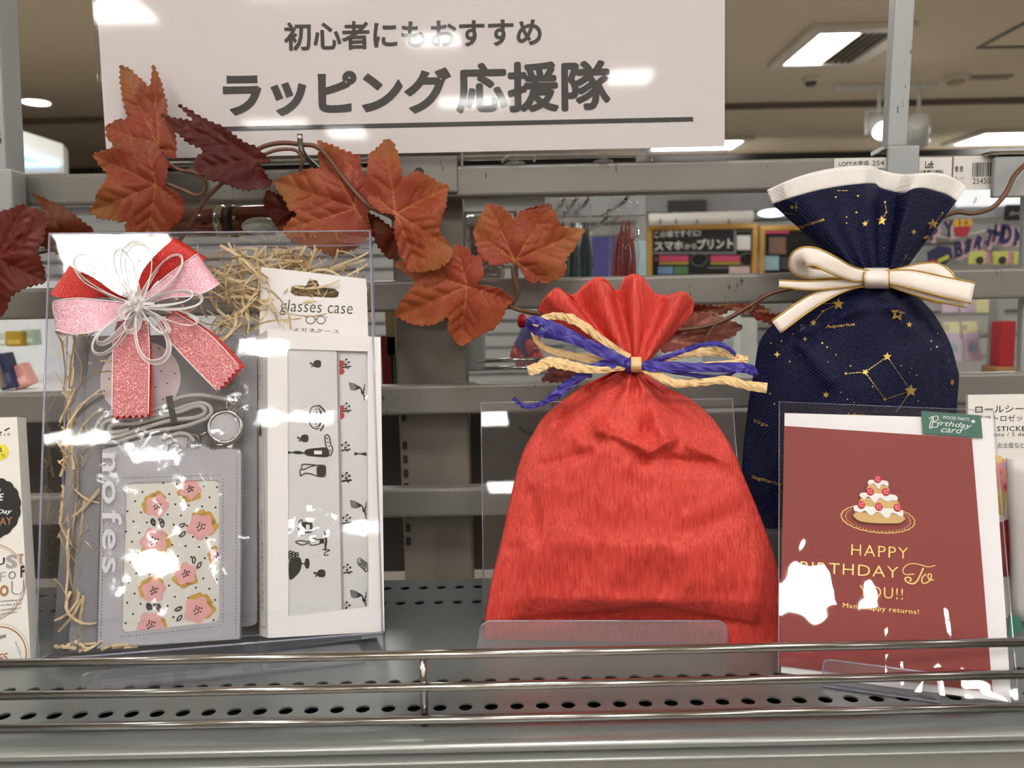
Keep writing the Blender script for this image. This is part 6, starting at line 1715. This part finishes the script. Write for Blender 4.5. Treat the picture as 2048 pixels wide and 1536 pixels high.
cake.poly(kp([(316, 480), (325, 545), (400, 570), (520, 580), (640, 580), (725, 575), (738, 505)], 2), .0042, .002)
cake.poly(kp([(365, 350), (370, 430), (440, 450), (560, 460), (680, 440), (688, 375)], 2), .0042, .002)
cake.poly(kp([(432, 230), (430, 320), (520, 335), (608, 330), (608, 250)], 2), .0042, .002)
o_ = cake.build('wooden_cake', m_wood, card)
for pts in ([(302, 425), (360, 420), (520, 440), (700, 455), (742, 480), (738, 515), (712, 520), (680, 500), (640, 490), (615, 528), (580, 530), (540, 490), (500, 480), (470, 505), (440, 505), (400, 470), (360, 485), (330, 475), (305, 470)],
            [(350, 330), (380, 305), (520, 315), (660, 325), (692, 355), (685, 375), (640, 375), (600, 388), (560, 365), (530, 352), (505, 388), (475, 390), (440, 345), (415, 345), (395, 368), (370, 350)],
            [(425, 215), (445, 192), (520, 195), (590, 200), (610, 225), (605, 250), (575, 238), (545, 235), (530, 268), (510, 265), (490, 232), (465, 225), (440, 240)]):
    MB(MC).poly(kp(pts, 3), .0048, .0012).build('icing', m_ice, o_)
for x, y in ((515, 180), (450, 293), (590, 296), (369, 412), (527, 430), (694, 438)):
    c = K6(x, y); b_ = MB(MC); b_.ball((c.x, c.y, .0048), (.0024, .0028, .0008), 12, 6); ob = b_.build('strawberry', m_berry, o_, True)
    b_ = MB(MC)
    for dx, dy in ((-.001, .0006), (.0008, .001), (.0006, -.001), (-.0008, -.0008)): b_.disc((c.x + dx, c.y + dy), .0003, .0057, 6)
    b_.build('berry_seeds', m_ice, ob)
# green tag
tg = [K5(878, 208, .003), K5(1165, 230, .003), K5(1155, 122, .003), K5(869, 100, .003)]
o_ = MB(MC).poly(tg, .0031, .0004).build('label_tag', M('tag_green', (34, 98, 88), .5, var=.04), card)
mb = MB(MC); z_ = .0034
mb.textq('WOOD PARTS', K5(970, 140), K5(1096, 152), K5(972, 125), z_, .005, 0, 1.05)
mb.textq('irthday', K5(945, 178), K5(1110, 196), K5(946, 146), z_, .0, .35)
mb.textq('card', K5(962, 204), K5(1068, 212), K5(964, 176), z_, .0, .35)
mb.stroke([K5(*p) for p in ((905, 140), (925, 132), (918, 180), (908, 182), (922, 135), (945, 128), (948, 145), (922, 155), (948, 160), (942, 180), (915, 180))], .0005, z_, 5)
c = K5(1117, 153); mb.poly([(c.x + (.0016 if k % 2 == 0 else .0007) * math.sin(PI * k / 5), c.y + (.0016 if k % 2 == 0 else .0007) * math.cos(PI * k / 5)) for k in range(10)], z_)
mb.build('tag_print', m_ink_w, o_)
# sleeve
rows = []
sl = [K5(185, 1358, .005), K5(1338, 1515, .005), K5(1215, 100, .005), K5(188, 57, .005)]
for j in range(31):
    rw = []
    for i in range(25):
        p = lerp(lerp(sl[0], sl[1], i / 24), lerp(sl[3], sl[2], i / 24), j / 30)
        tx = interp([(0, 0), (.064, 1), (.098, 0)], p.x); ty = interp([(0, 1), (.080, 0)], p.y)
        rw.append(Vector((p.x, p.y, .0056 + .0035 * tx * smooth((.10 - p.y) / .03) + .0038 * ty * smooth((.10 - p.x) / .03) + .0007 * noise.noise(Vector((p.x * 40, p.y * 22, 8))))))
    rows.append(rw)
MB(MC).grid(rows).build('sleeve', m_sleeve, card, True)
MB(MC).tube([rows[0][0], rows[-1][0], rows[-1][-1], rows[0][-1]], .00035, 5).build('sleeve_edge', m_edge, card)
# card stand
t = thing('clear_stand', 'small clear plastic stand holding the birthday card', 'stand', PZ(1760, 1385, 0))
a, b = PZ(1645, 1366, .001), PZ(1876, 1398, .001)
e_ = (b - a).normalized(); bk_ = Vector((-e_.y, e_.x, 0)); W = (b - a).length
ML = frame(a - bk_ * .004, e_, Vector((0, 0, 1)) + bk_ * .25)
HL = .0165
P = [(0, 0), (W, 0), (W, HL - .004), (W - .001, HL - .001), (W - .004, HL), (.004, HL), (.001, HL - .001), (0, HL - .004)]
MB(ML).poly(P, .0006, .0012).build('front_lip', m_clear, t)
MB(ML).tube([(p[0], p[1], 0) for p in P], .0006, 6, 0, True).build('lip_edge', m_edge, t, True)
MB(frame(a - bk_ * .004, e_, bk_)).box((W / 2, .03, .0004), (W, .06, .0008)).build('base', m_clear, t)

# ================================================================== STICKER PACKS AT THE SIDES
a, b = PZ(-130, 1335, .002), PZ(60, 1330, .002)
LP = frame(a, (b - a), Vector((-.02, .22, 1)))
k7 = lambda px, py, z=.0: on(LP, px, py, z)
lp = thing('sticker_pack', 'white sticker pack with black scalloped seal at the left edge', 'sticker pack', a.lerp(b, .5))
w_ = k7(62, 1328).x
LPH = k7(34, 834).y
F_ = [(0, 0), (k7(62, 1328).x, 0), (k7(34, 834).x, LPH), (-.01, LPH)]
m_pack = M('pack_white', (226, 223, 218), .45, var=.015)
pk = MB(LP).poly(F_, 0, .0105).build('pack', m_pack, lp)
K8 = lambda x, y: k7(x * .33898, 820 + y * .33854)
z_ = .0003
mk, mgd, mgy, mye = MB(LP), MB(LP), MB(LP), MB(LP)
c = K8(4, 250); mye.disc(c, .0058, z_, 28)
mk.textq('5', K8(2, 250), K8(14, 250), K8(2, 222), z_ + .0002, .02); mk.textq('入り', K8(-22, 284), K8(30, 280), K8(-22, 262), z_ + .0002, .01)
mk.stroke([K8(0, 134), K8(12, 130)], .001, z_, 1); mk.stroke([K8(28, 122), K8(58, 106)], .001, z_, 1); mk.textq('R I S', K8(-8, 152), K8(60, 150), K8(-8, 140), z_, .01)
pts = []
cc = K8(-20, 580)
for k in range(120):
    a_ = 2 * PI * k / 120; r = 1 + .045 * abs(math.sin(a_ * 8))
    pts.append((cc.x + .0168 * r * math.cos(a_), cc.y + .0205 * r * math.sin(a_)))
wr_ = pts
mk.poly(wr_, z_)
wh = MB(LP)
wh.textq("'s", K8(-6, 482), K8(8, 480), K8(-6, 455), z_ + .0002, 0, .2); wh.textq('LE', K8(-30, 540), K8(26, 532), K8(-30, 500), z_ + .0002, .01, .2); wh.textq('Day', K8(-16, 622), K8(74, 618), K8(-16, 588), z_ + .0002, .01, .3)
mgd.textq('DAY', K8(-40, 685), K8(76, 675), K8(-40, 640), z_ + .0002, .01)
def ringp(mb, cx, cy, rx, w):
    c = K8(cx, cy); mb.stroke([(min(c.x + rx * math.cos(a_), F_[1][0] - .001), c.y + rx * math.sin(a_)) for a_ in (2 * PI * k / 40 for k in range(40))], w, z_, 0, True)
ringp(mgd, -75, 1020, .0272, .0005); ringp(mgd, -75, 1020, .0258, .0003)
ringp(mgd, -10, 1450, .0195, .0009); ringp(mgy, -10, 1450, .0215, .0003)
mk.textq('JU', K8(-40, 938), K8(30, 922), K8(-40, 885), z_, .03); mgy.textq('S', K8(36, 940), K8(104, 934), K8(36, 856), z_, .05); mgd.textq('T', K8(108, 906), K8(140, 906), K8(108, 850), z_, .02)
mgy.textq('F', K8(0, 1014), K8(36, 1008), K8(0, 960), z_, .0); mk.textq('O', K8(52, 1000), K8(94, 996), K8(52, 955), z_, -.012); mk.textq('F', K8(122, 990), K8(146, 988), K8(122, 920), z_, .04)
mgd.textq('O', K8(0, 1104), K8(52, 1100), K8(0, 1035), z_, .05); mgy.textq('U', K8(66, 1096), K8(146, 1088), K8(66, 1012), z_, -.012)
for k, s in enumerate(('a little something for', 'hope you like it and', 'something good', 'will happen.')):
    mk.textq(s, K8(-60 if k < 2 else 4, 1143 + k * 24), K8(138 - k * 6 if k < 3 else 104, 1128 + k * 24), K8(-60 if k < 2 else 4, 1128 + k * 24), z_, 0, .2)
mk.textq('you', K8(-4, 1364), K8(38, 1352), K8(-4, 1335), z_, .01, .4); mgd.textq('ES', K8(-4, 1492), K8(48, 1484), K8(-4, 1440), z_, .02); mgy.textq('PRESENT', K8(100, 1365), K8(142, 1480), K8(88, 1370), z_, .02)
mk.build('black_print', m_ink, pk); mgd.build('bronze_print', M('bronze_print', (164, 118, 78), .5), pk); mgy.build('grey_print', M('grey_print', (160, 158, 158), .5), pk); wh.build('white_lettering', m_ink_w, pk)
ye = mye.build('yellow_dot', M('yellow_dot', (226, 214, 60), .5), pk)
# right pack
RP = frame(PZ(1968, 1236, .001), (1, -.04, 0), (0, .10, 1))
k9 = lambda px, py, z=.0: on(RP, px, py, z)
rp = thing('roll_sticker_pack', 'white roll sticker pack with rosette pictures at the right edge', 'sticker pack', RP.translation)
tl = k9(1936, 790); pk = MB(RP).poly([(tl.x, 0), (tl.x + .10, 0), (tl.x + .10, tl.y), (tl.x, tl.y)], 0, .003).build('pack', m_pack, rp)
mb = MB(RP)
mb.textq('ロールシール', k9(1950, 826), k9(2068, 824), k9(1950, 812), z_, .01); mb.textq('ギフトロゼット', k9(1952, 844), k9(2060, 842), k9(1952, 831), z_, .005)
mb.textq('ROLL STICKER', k9(1945, 863), k9(2062, 862), k9(1945, 853), z_, .01, 0, 1.1); mb.textq('gift rosette / 5 designs', k9(1940, 876), k9(2078, 874), k9(1940, 866), z_, .0, 0, 1.1); mb.textq('小物、お土産などを', k9(1960, 896), k9(2060, 896), k9(1960, 885), z_)
mb.build('lettering', m_ink, pk)
def rosette(cx, cy, r, c0, c1, nm):
    c = k9(cx, cy)
    o_ = MB(RP).poly([(c.x - r * .5, c.y), (c.x + r * .7, c.y), (c.x + r * .55, c.y - r * 2), (c.x, c.y - r * 1.7), (c.x - r * .5, c.y - r * 2)], z_).build('rosette_tail', M('ros_tail', (204, 176, 84), .5), pk)
    MB(RP).disc(c, r, z_ + .0002, 30).build('rosette_disc', M(nm, c0, .5), pk)
    for k in range(10):
        a_ = 2 * PI * k / 10
        MB(RP).disc((c.x + r * .88 * math.cos(a_), c.y + r * .88 * math.sin(a_)), r * .2, z_ + .0004, 14).build('rosette_dot', M('ros_dot%d' % (k % 3), ((196, 60, 62), (150, 156, 196), (218, 190, 110))[k % 3], .5), pk)
rosette(1984, 952, .0155, (216, 140, 132), 0, 'ros_pink')
rosette(1976, 1090, .0145, (170, 176, 192), 0, 'ros_blue')
mb = MB(RP); mb.textq("it's", k9(1982, 950), k9(2004, 948), k9(1982, 938), z_ + .0006, 0, .4); mb.textq('for u', k9(1982, 968), k9(2004, 966), k9(1982, 958), z_ + .0006, 0, .4); mb.build('rosette_lettering', M('ros_ink', (180, 70, 70), .5), pk)
# folded translucent wrapper with a scalloped red seal
tw = thing('translucent_wrapper', 'white translucent curled wrapper with a red scalloped seal at right', 'wrapper', PZ(2050, 1262, 0))
RW = frame(PZ(2024, 1250, .001), (1, -.05, 0), (0, .04, 1))
kw = lambda px, py, z=0.: on(RW, px, py, z)
rows = []
for j in range(12):
    v = j / 11; y = lerp(kw(2030, 1240).y, kw(2018, 918).y, v); x0 = lerp(kw(2030, 1240).x, kw(2018, 918).x, v)
    rows.append([(x0 + .006 * (1 - math.cos(a_)) + .02 * max(0, a_ - .6), y, -.004 + .010 * math.sin(min(a_, PI / 2))) for a_ in (PI * k / 14 for k in range(15))])
wmat = M('milky_film', (222, 216, 216), .3, var=.03, alpha=.82)
o_ = MB(RW).grid(rows).build('wrapper', wmat, tw, True, solid=.0005)
mb = MB(RW)
c = kw(2014, 1098, -.006)
for k in range(9):
    a_ = 2 * PI * k / 9
    mb.disc((c.x + .0125 * math.cos(a_), c.y + .015 * math.sin(a_)), .0075, -.006 - .0004 * k, 16, .0006)
mb.disc(c, .013, -.0055, 20, .0006)
mb.build('scalloped_seal', M('seal_red', (128, 26, 32), .4, var=.3, scale=300), tw)
q = PZ(2031, 1262, .003)
MB(frame(q, (1, 0, 0), (0, .3, 1))).poly([(-.006, -.004), (.006, 0), (.004, .010), (-.003, .011)], 0, .001).build('green_tab', M('tab_green', (40, 104, 84), .5, var=.3, scale=700), tw)
